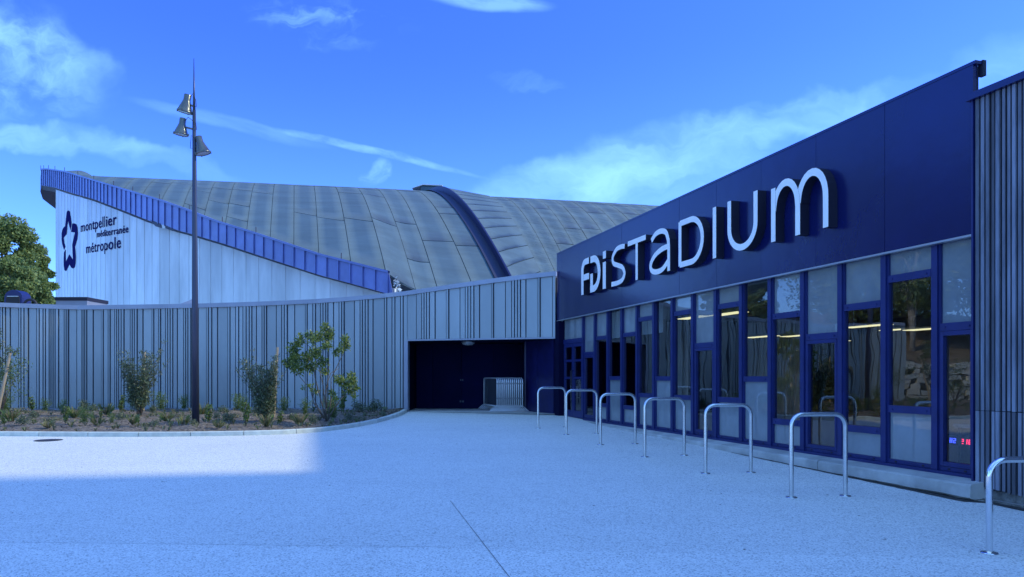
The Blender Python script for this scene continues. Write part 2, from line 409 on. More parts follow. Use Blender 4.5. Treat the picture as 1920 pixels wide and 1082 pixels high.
MB().box(s_near - .04, s_near + .02, BO - .135, BO - .088, zt - .17, zt - .002).build('parapet_lip', M['navy_dark'], EB)
MB().box(s_near - .01, s_far, BO - .06, BO + .012, zb - .025, zb - .002).build('drip_edge', M['galv'], EB)
# shell of the building
MB().box(s_near, s_far, -9.0, BO - .12, 3.20, 3.9).build('roof_slab', M['navy_dark'], EB)
MB().box(s_far - .25, s_far, -9.0, -.06, 0.0, 3.19).build('end_wall', M['recess_black'], EB)
MB().box(s_near - .6, s_far - .26, -9.2, -9.0, 0.0, 3.19).build('rear_wall', M['int_wall'], EB)
MB().box(s_near - .6, s_far - .26, -8.99, -.04, BASE - .2, BASE).build('interior_floor', M['int_floor'], EB)
MB().box(s_near - .6, s_far - .26, -8.99, -.10, 3.08, 3.18).build('interior_ceiling', M['int_ceiling'], EB)
MB().box(s_near - .62, s_near - .61, -8.99, -.10, .3, 3.05).build('interior_partition', M['int_wall'], EB)
MB().box(s_near - .6, s_far, -.10, BO - .06, HEAD + .002, zb + .01).build('window_head', M['frame_blue'], EB)
MB().box(s_near - .5, s_of(1098) , -.05, .075, BASE - .045, BASE + .005).build('window_sill', M['frame_blue'], EB)
# window bays
mul_z0 = 8.594; dzk = 0.741; cosd = dvec.y
mull = [(mul_z0 + dzk * k) / cosd for k in range(15)]
bays = [('a', mull[0] - dzk / cosd, mull[0])] + [(t, mull[i], mull[i + 1]) for i, t in enumerate('bcacfbabfbcfca')]
for s_ in mull:
    MB().box(s_ - .042, s_ + .042, -.07, .045, BASE + .006, HEAD).build('mullion', M['frame_blue'], EB)
MB().box(s_near - .005, s_near + .04, -.07, .05, BASE + .006, HEAD).build('mullion', M['frame_blue'], EB)
TR = {'a': (2.02, None), 'b': (2.67, 1.05), 'c': (2.38, .76), 'f': (None, 1.41)}
def pane(a, b, z0, z1, m_, par, y=-.012):
    MB().box(a, b, y - .008, y, z0, z1).build('pane', m_, par)
for t, a, b in bays:
    a += .0425; b -= .0425
    if a < s_near: a = s_near + .041
    up, lo = TR[t]
    w = MB()   # frame of the bay
    w.box(a, a + .022, -.03, .02, BASE + .008, HEAD - .002); w.box(b - .022, b, -.03, .02, BASE + .008, HEAD - .002)
    w.box(a + .023, b - .023, -.03, .019, BASE + .008, BASE + .055); w.box(a + .023, b - .023, -.03, .019, HEAD - .045, HEAD - .002)
    wf = w.build('window', M['frame_blue'], EB)
    i0, i1 = a + .0235, b - .0235
    zc = BASE + .056
    def transom(z):
        q = MB().box(i0, i1, -.03, .026, z - .045, z + .045)
        q.box(i0 + .05, i0 + .075, .0265, .036, z - .012, z + .006); q.box(i1 - .075, i1 - .05, .0265, .036, z - .012, z + .006)
        q.build('transom', M['frame_blue'], wf)
    def slots(z):
        q = MB().box(i0 + .10, i0 + .13, .0195, .024, z - .01, z + .01); q.box(i1 - .13, i1 - .10, .0195, .024, z - .01, z + .01)
        q.build('drain_cap', M['navy_dark'], wf)
    slots(BASE + .03)
    if t == 'a':
        transom(up)
        sf = MB()
        z0, z1 = zc + .004, up - .049
        sf.box(i0 + .004, i0 + .045, -.028, .03, z0, z1); sf.box(i1 - .045, i1 - .004, -.028, .03, z0, z1)
        sf.box(i0 + .046, i1 - .046, -.028, .029, z0, z0 + .05); sf.box(i0 + .046, i1 - .046, -.028, .029, z1 - .05, z1)
        sf.build('sash', M['frame_blue'], wf)
        pane(i0 + .046, i1 - .046, z0 + .051, z1 - .051, M['glass'], wf)
        pane(i0, i1, up + .046, HEAD - .046, M['glass_top'], wf)
    elif t == 'f':
        transom(lo); pane(i0, i1, zc, lo - .046, M['glass_milk'], wf); pane(i0, i1, lo + .046, HEAD - .046, M['glass'], wf)
    else:
        transom(up); transom(lo)
        pane(i0, i1, zc, lo - .046, M['glass_milk'], wf); pane(i0, i1, lo + .046, up - .046, M['glass'], wf)
        pane(i0, i1, up + .046, HEAD - .046, M['glass_top'], wf)
# double glass door at the far end
da, db = mull[-1] + .043, s_far - .30
MB().box(da, db, -.06, .03, 2.33, 2.45).build('door_transom', M['frame_blue'], EB)
pane(da, db, 2.452, HEAD - .01, M['glass_milk'], EB)
mid = (da + db) / 2
for a, b in ((da + .03, mid - .006), (mid + .006, db - .02)):
    w = MB(); z0, z1 = BASE - .005, 2.325
    w.box(a, a + .07, -.04, .02, z0, z1); w.box(b - .07, b, -.04, .02, z0, z1)
    w.box(a + .071, b - .071, -.04, .019, z0, z0 + .18); w.box(a + .071, b - .071, -.04, .019, z1 - .09, z1)
    w.box(a + .071, b - .071, -.04, .015, 1.38, 1.44); w.box(a + .071, b - .071, -.04, .015, 1.84, 1.90)
    dr = w.build('door', M['frame_blue'], EB)
    for q0, q1 in ((z0 + .181, 1.379), (1.441, 1.839), (1.901, z1 - .091)): pane(a + .072, b - .072, q0, q1, M['glass'], dr)
    hs = b - .035 if a < mid - .1 else a + .035
    MB().tube([(hs, .02, 1.2), (hs, .07, 1.2), (hs, .07, 1.6), (hs, .02, 1.6)], .012, 6).build('handle', M['navy_dark'], dr)
MB().box(s_far - .29, s_far + .05, -.08, BO + .05, BASE - .05, zb - .03).build('corner_post', M['recess_black'], EB)
# concrete ledge under the windows (pieces with worn joints) and the rough footing below it
LO = .34
edges = [s_near - .17]
while edges[-1] < s_far - 3.2: edges.append(edges[-1] + 2.45 + rng.uniform(-.2, .2))
for a, b in zip(edges, edges[1:]):
    n_ = 14; mbk = MB(); v = []; f = []
    prof = [(.076, BASE - .03), (LO - .02, BASE - .055), (LO, BASE - .075), (LO + .004, BASE - .19), (LO - .03, BASE - .215), (-.05, BASE - .215)]
    for i in range(n_ + 1):
        s_ = a + .004 + (b - a - .008) * i / n_
        for j, (o, z) in enumerate(prof):
            jj = .006 if j in (1, 2, 3, 4) else 0
            v.append((s_, o + rng.uniform(-jj, jj), z + rng.uniform(-jj, jj) * (1.2 if j in (3, 4) else .6)))
    k = len(prof)
    for i in range(n_):
        for j in range(k - 1): f.append((i * k + j, i * k + j + 1, (i + 1) * k + j + 1, (i + 1) * k + j))
    f += [tuple(range(k - 1, -1, -1)), tuple(n_ * k + j for j in range(k))]
    mbk.add(v, f).build('ledge', M['concrete'], EB)
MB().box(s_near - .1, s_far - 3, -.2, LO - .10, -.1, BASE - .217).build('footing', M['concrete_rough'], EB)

# letters of the big sign
SIGN_O = BO + .16
SG = tag(empty('sign', (X0, 0, 0), ang), 'large raised white letters reading FDI STADIUM on the dark navy band', 'sign')
def catmull(pts, n=7):
    P = [Vector((*p, 0)) for p in pts]; P = [P[0] * 2 - P[1]] + P + [P[-1] * 2 - P[-2]]; out = []
    for i in range(1, len(P) - 2):
        for k in range(n):
            t = k / n; a, b, c, d = P[i - 1:i + 3]
            out.append(.5 * ((2 * b) + (c - a) * t + (2 * a - 5 * b + 4 * c - d) * t * t + (3 * b - a - 3 * c + d) * t ** 3))
    out.append(P[-2]); return [(p.x, p.y) for p in out]
def ribbon(mb_, path, w, s_left, zbase, front, back, hw=None):
    n_ = len(path); L = []; Rr = []
    for i in range(n_):
        p0 = Vector(path[max(i - 1, 0)]); p1 = Vector(path[min(i + 1, n_ - 1)]); p = Vector(path[i])
        t = (p1 - p0).normalized(); nn = Vector((-t.y, t.x))
        k = 1.0
        if 0 < i < n_ - 1:
            e = (Vector(path[i + 1]) - p).normalized(); k = 1 / max(.6, abs(nn.dot(Vector((-e.y, e.x)))))
        L.append(p + nn * w / 2 * k); Rr.append(p - nn * w / 2 * k)
    v = []; 
    for q in (front, back):
        for side in (L, Rr): v += [(s_left - p.x, q, zbase + p.y) for p in side]
    ff = []; fs = []
    for i in range(n_ - 1):
        ff.append((i, i + 1, n_ + i + 1, n_ + i))
        fs.append((i, 2 * n_ + i, 2 * n_ + i + 1, i + 1)); fs.append((n_ + i, n_ + i + 1, 3 * n_ + i + 1, 3 * n_ + i))
    fs += [(0, n_, 3 * n_, 2 * n_), (n_ - 1, 3 * n_ - 1, 4 * n_ - 1, 2 * n_ - 1)]
    mb_.add(v, ff, 0); mb_.add(v, fs, 1)
def arc(cx, cy, rx, ry, a0, a1, n=12):
    return [(cx + rx * math.cos(R(a0 + (a1 - a0) * k / n)), cy + ry * math.sin(R(a0 + (a1 - a0) * k / n))) for k in range(n + 1)]
H_ = .87; w1 = .105
glyphs = [
 ((1089.7, 1104.8), .15, [[(.08, 0), (.08, .55)] + arc(.27, .60, .19, .195, 180, 95, 7) + [(.50, .795)], [(.15, .42), (.50, .42)]], .52),
 ((1106.4, 1126.0), .16, [[(.02, .79), (.22, .79)] + arc(.22, .435, .33, .355, 88, -88, 14) + [(.20, .08), (.005, .08)], [(.085, .10), (.085, .45)]], .636),
 ((1130.0, 1136.0), .17, [[(.09, 0), (.09, .62)], [(.09, .70), (.09, .87)]], .18),
 ((1145.6, 1173.0), w1, [catmull([(.72, .80), (.55, .82), (.30, .80), (.10, .67), (.13, .52), (.36, .44), (.60, .36), (.71, .22), (.60, .09), (.35, .05), (.02, .055)])], .77),
 ((1177.0, 1210.7), w1, [[(0, .82), (.85, .82)], [(.425, .80), (.425, 0)]], .85),
 ((1217.0, 1256.3), w1, [catmull([(.10, .70), (.28, .80), (.50, .82), (.70, .76), (.80, .60)]) + [(.815, .45), (.815, 0)],
                         catmull([(.79, .48), (.52, .46), (.24, .38), (.07, .24), (.10, .11), (.30, .05), (.56, .07), (.80, .20)])], .87),
 ((1272.0, 1319.8), w1, [[(.052, .82), (.45, .82)] + arc(.45, .435, .395, .385, 88, -88, 16) + [(.45, .052), (.052, .052)], [(.052, .03), (.052, .85)]], .90),
 ((1336.4, 1342.7), w1, [[(.052, 0), (.052, .87)]], .105),
 ((1364.0, 1420.3), w1, [[(.052, .87), (.052, .40)] + arc(.415, .40, .363, .345, 180, 360, 18)[1:-1] + [(.778, .40), (.778, .87)]], .83),
 ((1445.8, 1552.3), w1, [[(.052, 0), (.052, .80)], [(.06, .45)] + arc(.335, .45, .27, .37, 170, 12, 12) + [(.61, .42), (.61, 0)],
                         [(.62, .45)] + arc(.905, .45, .28, .37, 170, 8, 12) + [(1.187, .42), (1.187, 0)]], 1.24),
]
zbase = 1.46 + 2.085 * (X0 - .27) / X0 + .0
for (xa, xb), wst, strokes, wnom in glyphs:
    sa, sb = s_of(xa, SIGN_O), s_of(xb, SIGN_O); k = (sa - sb) / wnom
    L = MB()
    for i, st in enumerate(strokes):
        ribbon(L, [(x * k, y) for x, y in st], wst * (k if abs(k - 1) < .25 else 1), sa, zbase, SIGN_O - i * .003, BO + .003)
    L.build('letter', [M['letter_face'], M['letter_side']], SG)

# interior: curtains, ceiling lights, desk with the number display
CO = -5.6
for i, (a, b, z0, z1, o, m_) in enumerate([(s_of(1520, CO), s_of(1400, CO), BASE, 3.0, CO, 'curtain'), (s_of(1394, CO), s_of(1300, CO), BASE, 3.0, CO, 'curtain'), (s_of(1290, -3.2), s_of(1215, -3.2), BASE, 3.0, -3.2, 'curtain'),
                                           (mull[9] + .3, mull[14] + 1.2, 2.36, 3.0, -.35, 'curtain_white')]):
    v = []; f = []; n_ = int((b - a) / .025)
    for k in range(n_ + 1):
        s_ = a + (b - a) * k / n_; oo = o + .05 * math.sin(k * .9 + 1.3 * math.sin(k * .13)) + .02 * math.sin(k * .37)
        v += [(s_, oo, z0 + .02), (s_, oo, z1)]
    for k in range(n_): f.append((2 * k, 2 * k + 2, 2 * k + 3, 2 * k + 1))
    o_ = MB().add(v, f).build('curtain', M[m_]); o_.location = (X0, 0, 0); o_.rotation_euler = (0, 0, ang)
    md = o_.modifiers.new('thickness', 'SOLIDIFY'); md.thickness = .004
    tag(o_, ['full height pleated curtain behind the windows under the letter U', 'full height pleated curtain behind the windows under the letters A and D', 'full height narrow curtain behind the windows under the letter S', 'short white curtain hung high behind the windows by the glass door'][i], 'curtain', 'curtains inside the windows')
lab = {0: 'nearest', 1: 'second', 2: 'third', 3: 'fourth', 4: 'fifth', 5: 'sixth', 6: 'seventh', 7: 'eighth', 8: 'ninth', 9: 'tenth', 10: 'farthest back'}
spots = [(s_of(p_, o_), o_, z_of(p_, y_, o_)) for p_, y_, o_ in ((1745, 616, -4.4), (1690, 617, -6.2), (1625, 611, -3.6), (1497, 629, -4.6), (1428, 631, -3.8), (1365, 588, -1.6), (1300, 595, -1.7), (1160, 586, -1.0), (1143, 673, -5.0), (1230, 640, -5.2), (1560, 640, -6.5))]
for i, (s_, o, z) in enumerate(spots):
    t = empty('ceiling_light', tuple(Vector((X0, 0, 0)) + dvec * s_ + Vector((-dvec.y, dvec.x, 0)) * o + Vector((0, 0, z))), ang)
    MB().box(-.55, .55, -.16, .16, 0, .03).build('housing', M['galv'], t)
    MB().box(-.53, .53, -.14, .14, -.012, -.002).build('diffuser', M['lamp_warm'], t)
    for q in (-.35, .35): MB().tube([(q, 0, .04), (q, 0, 3.07 - z)], .005, 4).build('hanger', M['galv'], t)
    tag(t, 'flat warm lit ceiling light inside, %s from the slatted wall' % lab[i], 'ceiling light', 'ceiling lights inside the windows')
# desk and display
o_ = MB()
o_.box(0, 1.1, -.9, -.3, .62, .66); dk = tag(empty('desk', (X0, 0, 0), ang), 'small dark desk just inside the window beside the slatted wall', 'desk')
s0 = s_of(1826) - .25
MB().box(s0 - .2, s0 + .75, -.75, -.25, .86, .90).build('desk_top', M['int_wall'], dk)
for a in (s0 - .16, s0 + .68): MB().box(a, a + .04, -.70, -.30, BASE + .002, .859).build('leg', M['int_dark'], dk)
MB().box(s0 + .15, s0 + .5, -.62, -.58, .40, .70).build('back_panel', M['int_dark'], dk)
DP = tag(empty('digital_display', (X0, 0, 0), ang), 'digital display with blue H2 and red 2 16 behind the window glass', 'display')
dO = -.30; ds0 = s_of(1778, dO); dz0 = z_of(1778, 830, dO)
MB().box(ds0 - .40, ds0 + .02, dO - .06, dO - .012, dz0 - .02, dz0 + .10).build('case', M['int_dark'], DP)
SEG = {'H': 'bcefg', '2': 'abged', '1': 'bc', '6': 'afgedc'}
def digit(ch, s_left, z0, w, h, m_):
    q = MB(); t = .011
    R_ = {'a': (0, w, h - t, h), 'g': (0, w, h / 2 - t / 2, h / 2 + t / 2), 'd': (0, w, 0, t), 'f': (0, t, h / 2, h), 'e': (0, t, 0, h / 2), 'b': (w - t, w, h / 2, h), 'c': (w - t, w, 0, h / 2)}
    for k in SEG[ch]:
        x0, x1, y0, y1 = R_[k]; sl_ = (y0 + y1) / 2 * .12
        q.box(s_left - x1 - sl_ + .001, s_left - x0 - sl_ - .001, dO - .011, dO - .006 + (.001 if k in 'bcef' else 0), z0 + y0 + .001, z0 + y1 - .001)
    q.build('digit', m_, DP)
digit('H', ds0 - .01, dz0, .034, .06, M['led_blue']); digit('2', ds0 - .058, dz0, .034, .06, M['led_blue'])
digit('2', ds0 - .165, dz0, .034, .06, M['led_red']); digit('1', ds0 - .215, dz0, .034, .06, M['led_red']); digit('6', ds0 - .265, dz0, .034, .06, M['led_red'])

# ------------------------------------------------------------------ slatted wall at the right
SO = .16
ST = tag(empty('slatted_wall', (X0, 0, 0), ang), 'tall wall of dark vertical timber slats at the right end of the windows', 'wall')
s1 = s_of(1824, SO); cap_b = z_of(1822, 190, SO)
pitch = .060; ncol = 34
sm = {}
for k in range(ncol):
    a = s1 - .012 - pitch * (k + 1)
    dpt = float(rng.choice([.0, .003, .006, -.003])); wd = float(rng.choice([.032, .036, .040]))
    for z0, z1 in ((.285 - .004 * k, 1.088), (1.096, cap_b + .004 * 0)):
        MB().box(a, a + wd, SO - .016, SO + dpt, z0 + rng.uniform(-.004, .004), z1).build('slat', M['wood_slat'], ST)
MB().box(s1 - pitch * ncol - 6, s1 - .004, -.4, SO - .018, .26, cap_b).build('backing', M['slat_back'], ST)
mbs = MB()
for k in range(ncol, ncol + 90): mbs.box(s1 - .012 - pitch * (k + 1), s1 - .012 - pitch * (k + 1) + .038, SO - .03, SO, .2, cap_b)
tag(mbs.build('slats_beyond', M['wood_slat'], ST), kind='stuff')
MB().box(s1 - .010, s1 + .012, SO - .25, SO + .01, .29, cap_b).build('edge_trim', M['frame_blue'], ST)
MB().box(s1 - pitch * ncol - 6, s1 + .05, -.6, SO + .05, cap_b + .002, cap_b + .075).build('wall_coping', M['navy_panel'], ST)
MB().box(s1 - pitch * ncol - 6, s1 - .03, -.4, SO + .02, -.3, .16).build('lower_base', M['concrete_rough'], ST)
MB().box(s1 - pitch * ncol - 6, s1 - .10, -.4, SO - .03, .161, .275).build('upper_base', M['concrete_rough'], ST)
MB().box(s1 - pitch * ncol - 6, s1 - .10, SO - .029, SO + .01, .162, .168).build('flashing', M['galv'], ST)
# added block, unseen to the right, shaped to throw the long shadow over the forecourt
tw = tag(empty('shadow_blocker', (14.5, 0, 0)), 'tall plain unseen block added behind the entrance building to cast the forecourt shadow', 'building')
MB().box(0, 16, -7, 12.1, -1, 18).build('wall', M['blocker_wall'], tw)
MB().box(-.1, 16.1, -7.1, 12.2, 18.003, 18.3).build('blocker_rim', M['coping'], tw)

# dark strip laid on the paving, painting the shadow gap under the ledge
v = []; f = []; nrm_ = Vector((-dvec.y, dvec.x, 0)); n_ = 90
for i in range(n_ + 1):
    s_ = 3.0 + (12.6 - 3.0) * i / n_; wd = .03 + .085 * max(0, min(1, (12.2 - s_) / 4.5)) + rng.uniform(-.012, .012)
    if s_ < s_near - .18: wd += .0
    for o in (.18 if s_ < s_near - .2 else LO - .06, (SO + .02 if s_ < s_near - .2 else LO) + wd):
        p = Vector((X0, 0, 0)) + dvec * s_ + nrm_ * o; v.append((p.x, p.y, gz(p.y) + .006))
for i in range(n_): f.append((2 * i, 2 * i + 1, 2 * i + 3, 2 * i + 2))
M['shade_gap'] = mat('shade_gap', (.045, .042, .04), .95, 0, 0, 20, .6, .02, 30)  # near-black so the strip carries the shade of the gap
tag(MB().add(v, f).build('shade_gap_strip', M['shade_gap']), 'dark strip painting the shadow gap along the foot of the ledge', kind='structure')
V4 = []
for _ in range(46):
    x, y = rng.uniform(-7, 4), rng.uniform(3.6, 17); a_ = rng.uniform(0, 6.28); L_ = rng.uniform(.008, .022)
    if x > 7.0 - .3 * y: continue
    c_, q = math.cos(a_) * L_, math.sin(a_) * L_; z = gz(y) + .004
    V4.append([(x - c_, y - q, z), (x - q * .4, y + c_ * .4, z + .006), (x + c_, y + q, z + .003), (x + q * .4, y - c_ * .4, z + .007)])
tag(quads_np('leaf_litter', np.array(V4), M['bark']), 'tiny dark leaves and grit scattered on the paving', kind='stuff')

# ------------------------------------------------------------------ clad wall in the middle
CW = tag(empty('clad_wall'), 'long curved wall of ribbed grey metal boards with an opening at its right end', 'wall')
wpx = [-130, 0, 150, 300, 400, 500, 600, 680, 740, 765, 880, 960, 1043]
wY = [20.6, 21.7, 22.2, 22.3, 22.3, 22.25, 22.2, 22.1, 22.05, 22.0, 21.4, 21.0, 20.6]
wty = [560, 568, 573, 571, 569, 565.5, 561, 555, 549, 546, 529, 518, 509]
def wallpt(px): return float(np.interp(px, wpx, wY)), float(np.interp(px, wpx, wty))
# dense samples along the wall
dens = np.linspace(-130, 1043, 700); WP = []
for p in dens:
    Y, ty = wallpt(p); WP.append(((p - CX) / FP * Y, Y, EYE + (HY - ty) / FP * Y))
WP = np.array(WP); seg = np.hypot(np.diff(WP[:, 0]), np.diff(WP[:, 1])); arcl = np.concatenate([[0], np.cumsum(seg)])
def at_arc(a): return tuple(float(np.interp(a, arcl, WP[:, i])) for i in range(3))
def arc_px(px): return float(np.interp(px, dens, arcl))
def wall_board(a0, a1, z0, top_off, d0, d1, name, m_, ztop=None):
    x0, y0, t0 = at_arc(a0); x1, y1, t1 = at_arc(a1)
    t = Vector((x1 - x0, y1 - y0, 0)).normalized(); nn = Vector((t.y, -t.x, 0))
    def c(x, y, d): return (x + nn.x * d, y + nn.y * d)
    ring = [c(x0, y0, d0), c(x1, y1, d0), c(x1, y1, d1), c(x0, y0, d1)]
    z0s = z0 if isinstance(z0, tuple) else (z0, z0)
    zt_ = (t0 - top_off, t1 - top_off) if ztop is None else (ztop, ztop)
    lo = [(ring[0][0], ring[0][1], z0s[0]), (ring[1][0], ring[1][1], z0s[1]), (ring[2][0], ring[2][1], z0s[1]), (ring[3][0], ring[3][1], z0s[0])]
    hi = [(ring[0][0], ring[0][1], zt_[0]), (ring[1][0], ring[1][1], zt_[1]), (ring[2][0], ring[2][1], zt_[1]), (ring[3][0], ring[3][1], zt_[0])]
    return MB().hexa(lo, hi).build(name, m_, CW)
zsoff = 2.50
# board edges read off the photo, x in picture columns
L1 = [10, 25, 70, 88, 105, 125, 162, 203, 220, 235, 305, 345, 365, 385, 437, 515, 530, 570, 590, 625, 645, 665, 680, 720, 760, 780, 797, 870, 912, 930, 950, 970, 1005, 1088, 1105, 1143, 1165, 1205, 1225, 1255]
E1 = [440 + x / 3.865 for x in L1]
L0 = [25, 45, 78, 140, 158, 180, 210, 270, 290, 318, 335, 362, 375, 390, 405, 430, 470, 485, 500, 560, 598, 610, 622, 635, 680, 740, 755, 790, 805, 838, 853, 868, 885, 905, 950, 965, 980, 1000, 1040, 1105, 1120, 1155, 1170, 1205, 1222, 1240, 1258, 1290, 1335, 1352, 1368, 1388, 1440, 1500, 1517, 1540, 1580, 1655, 1672, 1712, 1735, 1765, 1790, 1812, 1830]
E0 = [x / 3.865 for x in L0]
E_ = [-128]
while E_[-1] < -2: E_.append(E_[-1] + float(rng.choice([4.5, 4.8, 9, 18])))
allE = sorted([e for e in E_ if e < E0[0] - 2] + E0 + [e for e in E1 if e > E0[-1] + 2])
LL = [78, 150, 187, 205, 222, 240, 277, 353, 370, 445, 482, 500, 520, 540, 577, 660, 672, 752, 795, 815, 835, 855, 890, 972, 987, 1070, 1093]
EL = [740 + x / 3.607 for x in LL]
gap = .030
def boards(E, z0, last=None):
    for a, b in zip(E, E[1:]):
        A, B = arc_px(a), arc_px(b); wdt = B - A
        if wdt < .045: continue
        prd = .065 if wdt < .11 else (.045 if wdt < .2 else .025)
        wall_board(A + gap / 2, B - gap / 2, z0, .13, .0, prd + rng.uniform(-.004, .004), 'board', M['cladding'])
boards(allE, .50); boards(EL, zsoff + .05)
def strip(E, z0, off, d0, d1, name, m_, n_=1, ztop=None, top=False):
    for a, b in zip(E, E[1:]):
        A, B = arc_px(a), arc_px(b)
        if top:
            x0, y0, t0 = at_arc(A); x1, y1, t1 = at_arc(B)
            wall_board(A, B, (t0 - z0, t1 - z0), off, d0, d1, name, m_)
        else: wall_board(A, B, z0, off, d0, d1, name, m_, ztop)
e1 = list(np.linspace(-128, 764, 34)); e2 = list(np.linspace(765, 1042, 10))
strip(e1, .30, .10, -.25, -.02, 'backing', M['cladding_back']); strip(e2, zsoff + .02, .10, -.25, -.02, 'backing', M['cladding_back'])
strip(list(np.linspace(-128, 1042.5, 22)), .128, 0, -.30, .085, 'coping', M['coping'], top=True)
strip(list(np.linspace(-128, 762, 14)), .44, 0, .0, .07, 'base_rail', M['coping'], ztop=.495)
strip(list(np.linspace(-128, 762, 14)), .30, 0, -.002, .03, 'plinth', M['recess_black'], ztop=.438)
strip(e2[:1] + e2[-1:], zsoff, 0, -.15, .065, 'lintel_rail', M['coping'], ztop=zsoff + .045)
A0 = arc_px(765)
wall_board(A0 - .11, A0 + .01, .40, 0, -.10, .07, 'jamb', M['coping'], ztop=zsoff - .002)
# recess behind the opening
RX0, RX1 = (762 - CX) / FP * 22.0, .42
mb = MB().box(RX0, RX1 + 1.6, 21.0, 24.2, .30, .392)
mb = MB(); mb.add([(RX0 - .1, 21.98, .394), (1.35, 20.55, .394), (1.35, 24.3, .394), (RX0 - .1, 24.3, .394)], [(0, 1, 2, 3)])
tag(mb.build('threshold_floor', M['concrete']), 'concrete floor inside the dark recess', kind='structure')
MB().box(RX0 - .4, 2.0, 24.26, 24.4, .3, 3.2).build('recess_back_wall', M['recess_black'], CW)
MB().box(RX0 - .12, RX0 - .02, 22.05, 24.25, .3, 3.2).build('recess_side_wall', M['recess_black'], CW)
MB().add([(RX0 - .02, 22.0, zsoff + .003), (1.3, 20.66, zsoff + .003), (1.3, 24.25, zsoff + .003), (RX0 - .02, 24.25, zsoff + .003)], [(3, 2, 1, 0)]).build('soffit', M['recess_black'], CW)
DR = tag(empty('folding_doors', (0, 24.2, 0)), 'wide dark folding metal doors at the back of the shaded opening', 'door')
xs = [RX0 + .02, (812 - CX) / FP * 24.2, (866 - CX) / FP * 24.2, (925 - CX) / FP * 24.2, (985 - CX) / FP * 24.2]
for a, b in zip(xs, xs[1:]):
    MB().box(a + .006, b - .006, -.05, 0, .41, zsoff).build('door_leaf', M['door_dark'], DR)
MB().box(xs[2] - .05, xs[2] + .05, -.075, -.052, 1.30, 1.36).build('latch', M['galv_dark'], DR)
MB().tube([(xs[2], -.08, .5), (xs[2], -.08, 1.7)], .012, 6).build('bolt_bar', M['door_dark'], DR)
MB().box(xs[2] - .07, xs[2] + .07, -.075, -.052, .60, .66).build('latch', M['galv_dark'], DR)
# angled blue side wall of the recess
SW = tag(empty('side_wall'), 'scuffed dark blue panelled wall between the barriers and the glass door', 'wall')
pts = [Vector(((986 - CX) / FP * 22.3, 22.3, 0)), Vector(((1008 - CX) / FP * 21.7, 21.7, 0)), Vector(((1038 - CX) / FP * 20.9, 20.9, 0))]
for p, q in zip(pts, pts[1:]):
    d_ = (q - p).normalized(); nn = Vector((-d_.y, d_.x, 0)) * .06; p2 = p + d_ * .004; q2 = q - d_ * .004
    MB().hexa([p2 + Vector((0, 0, .40)), q2 + Vector((0, 0, .40)), q2 + nn + Vector((0, 0, .40)), p2 + nn + Vector((0, 0, .40))],
              [p2 + Vector((0, 0, zsoff)), q2 + Vector((0, 0, zsoff)), q2 + nn + Vector((0, 0, zsoff)), p2 + nn + Vector((0, 0, zsoff))]).build('wall_panel', M['recess_blue'], SW)
MB().box(pts[0].x - .04, pts[0].x + .05, 22.34, 24.2, .395, zsoff).build('return_panel', M['recess_blue'], SW)
MB().box(1.20, 1.36, 20.66, 20.95, .38, 4.2).build('corner_post', M['recess_black'], SW)
cl_ = empty('soffit_light', ((877 - CX) / FP * 22.3, 22.6, zsoff))
MB().lathe([(.02, -.11), (.13, -.10), (.19, -.06), (.20, -.03)], 20).build('bowl', M['lens'], cl_, True)
MB().lathe([(.20, -.032), (.215, -.02), (.215, 0)], 20).build('rim', M['galv'], cl_, True)
tag(cl_, 'round unlit light bowl under the ceiling of the dark opening', 'ceiling light')

# crowd barriers
def make_barrier():
    r_ = empty('crowd_barrier')
    Lb, Hb = 1.85, 1.0
    pth = [(0, 0, .16), (0, 0, Hb - .10)] + [(.10 - .10 * math.cos(R(a)), 0, Hb - .10 + .10 * math.sin(R(a))) for a in (30, 60, 90)] \
        + [(Lb - .10 + .10 * math.sin(R(a)), 0, Hb - .10 + .10 * math.cos(R(a))) for a in (0, 30, 60, 90)] + [(Lb, 0, .16), (0, 0, .16)]
    MB().tube(pth, .019, 6).build('frame', M['galv_lit'], r_, True)
    b_ = MB()
    for k in range(1, 16): b_.tube([(Lb * k / 16, 0, .17), (Lb * k / 16, 0, Hb - .015)], .008, 4)
    tag(b_.build('bars', M['galv_dark'], r_), kind='stuff')
    for x in (.08, Lb - .08):
        MB().tube([(x, -.20, .012), (x, -.19, .03), (x, 0, .19), (x, .19, .03), (x, .20, .012)], .016, 5).build('foot', M['galv_lit'], r_)
    for z in (.38, .82): MB().box(-.035, -.018, -.018, .018, z, z + .04).build('hook', M['galv'], r_)
    return r_
bar0 = make_barrier(); nb = 14
ordn = ['leftmost', 'second', 'third', 'fourth', 'fifth', 'sixth', 'seventh', 'eighth', 'ninth', 'tenth', 'eleventh', 'twelfth', 'thirteenth', 'rightmost']
for i in range(nb):
    o = bar0 if i == 0 else copy_tree(bar0)
    x = (932 - CX) / FP * 21.9 + .058 * i * 1.0
    o.location = (x, 22.0 + rng.uniform(-.02, .02), .395); o.rotation_euler = (0, 0, math.atan2(1.8, -.46))
    tag(o, 'grey steel crowd barrier in the stack in the recess, %s%s' % (ordn[i], '' if i in (0, 13) else ' from the left'), 'barrier', 'crowd barriers stacked in the recess')

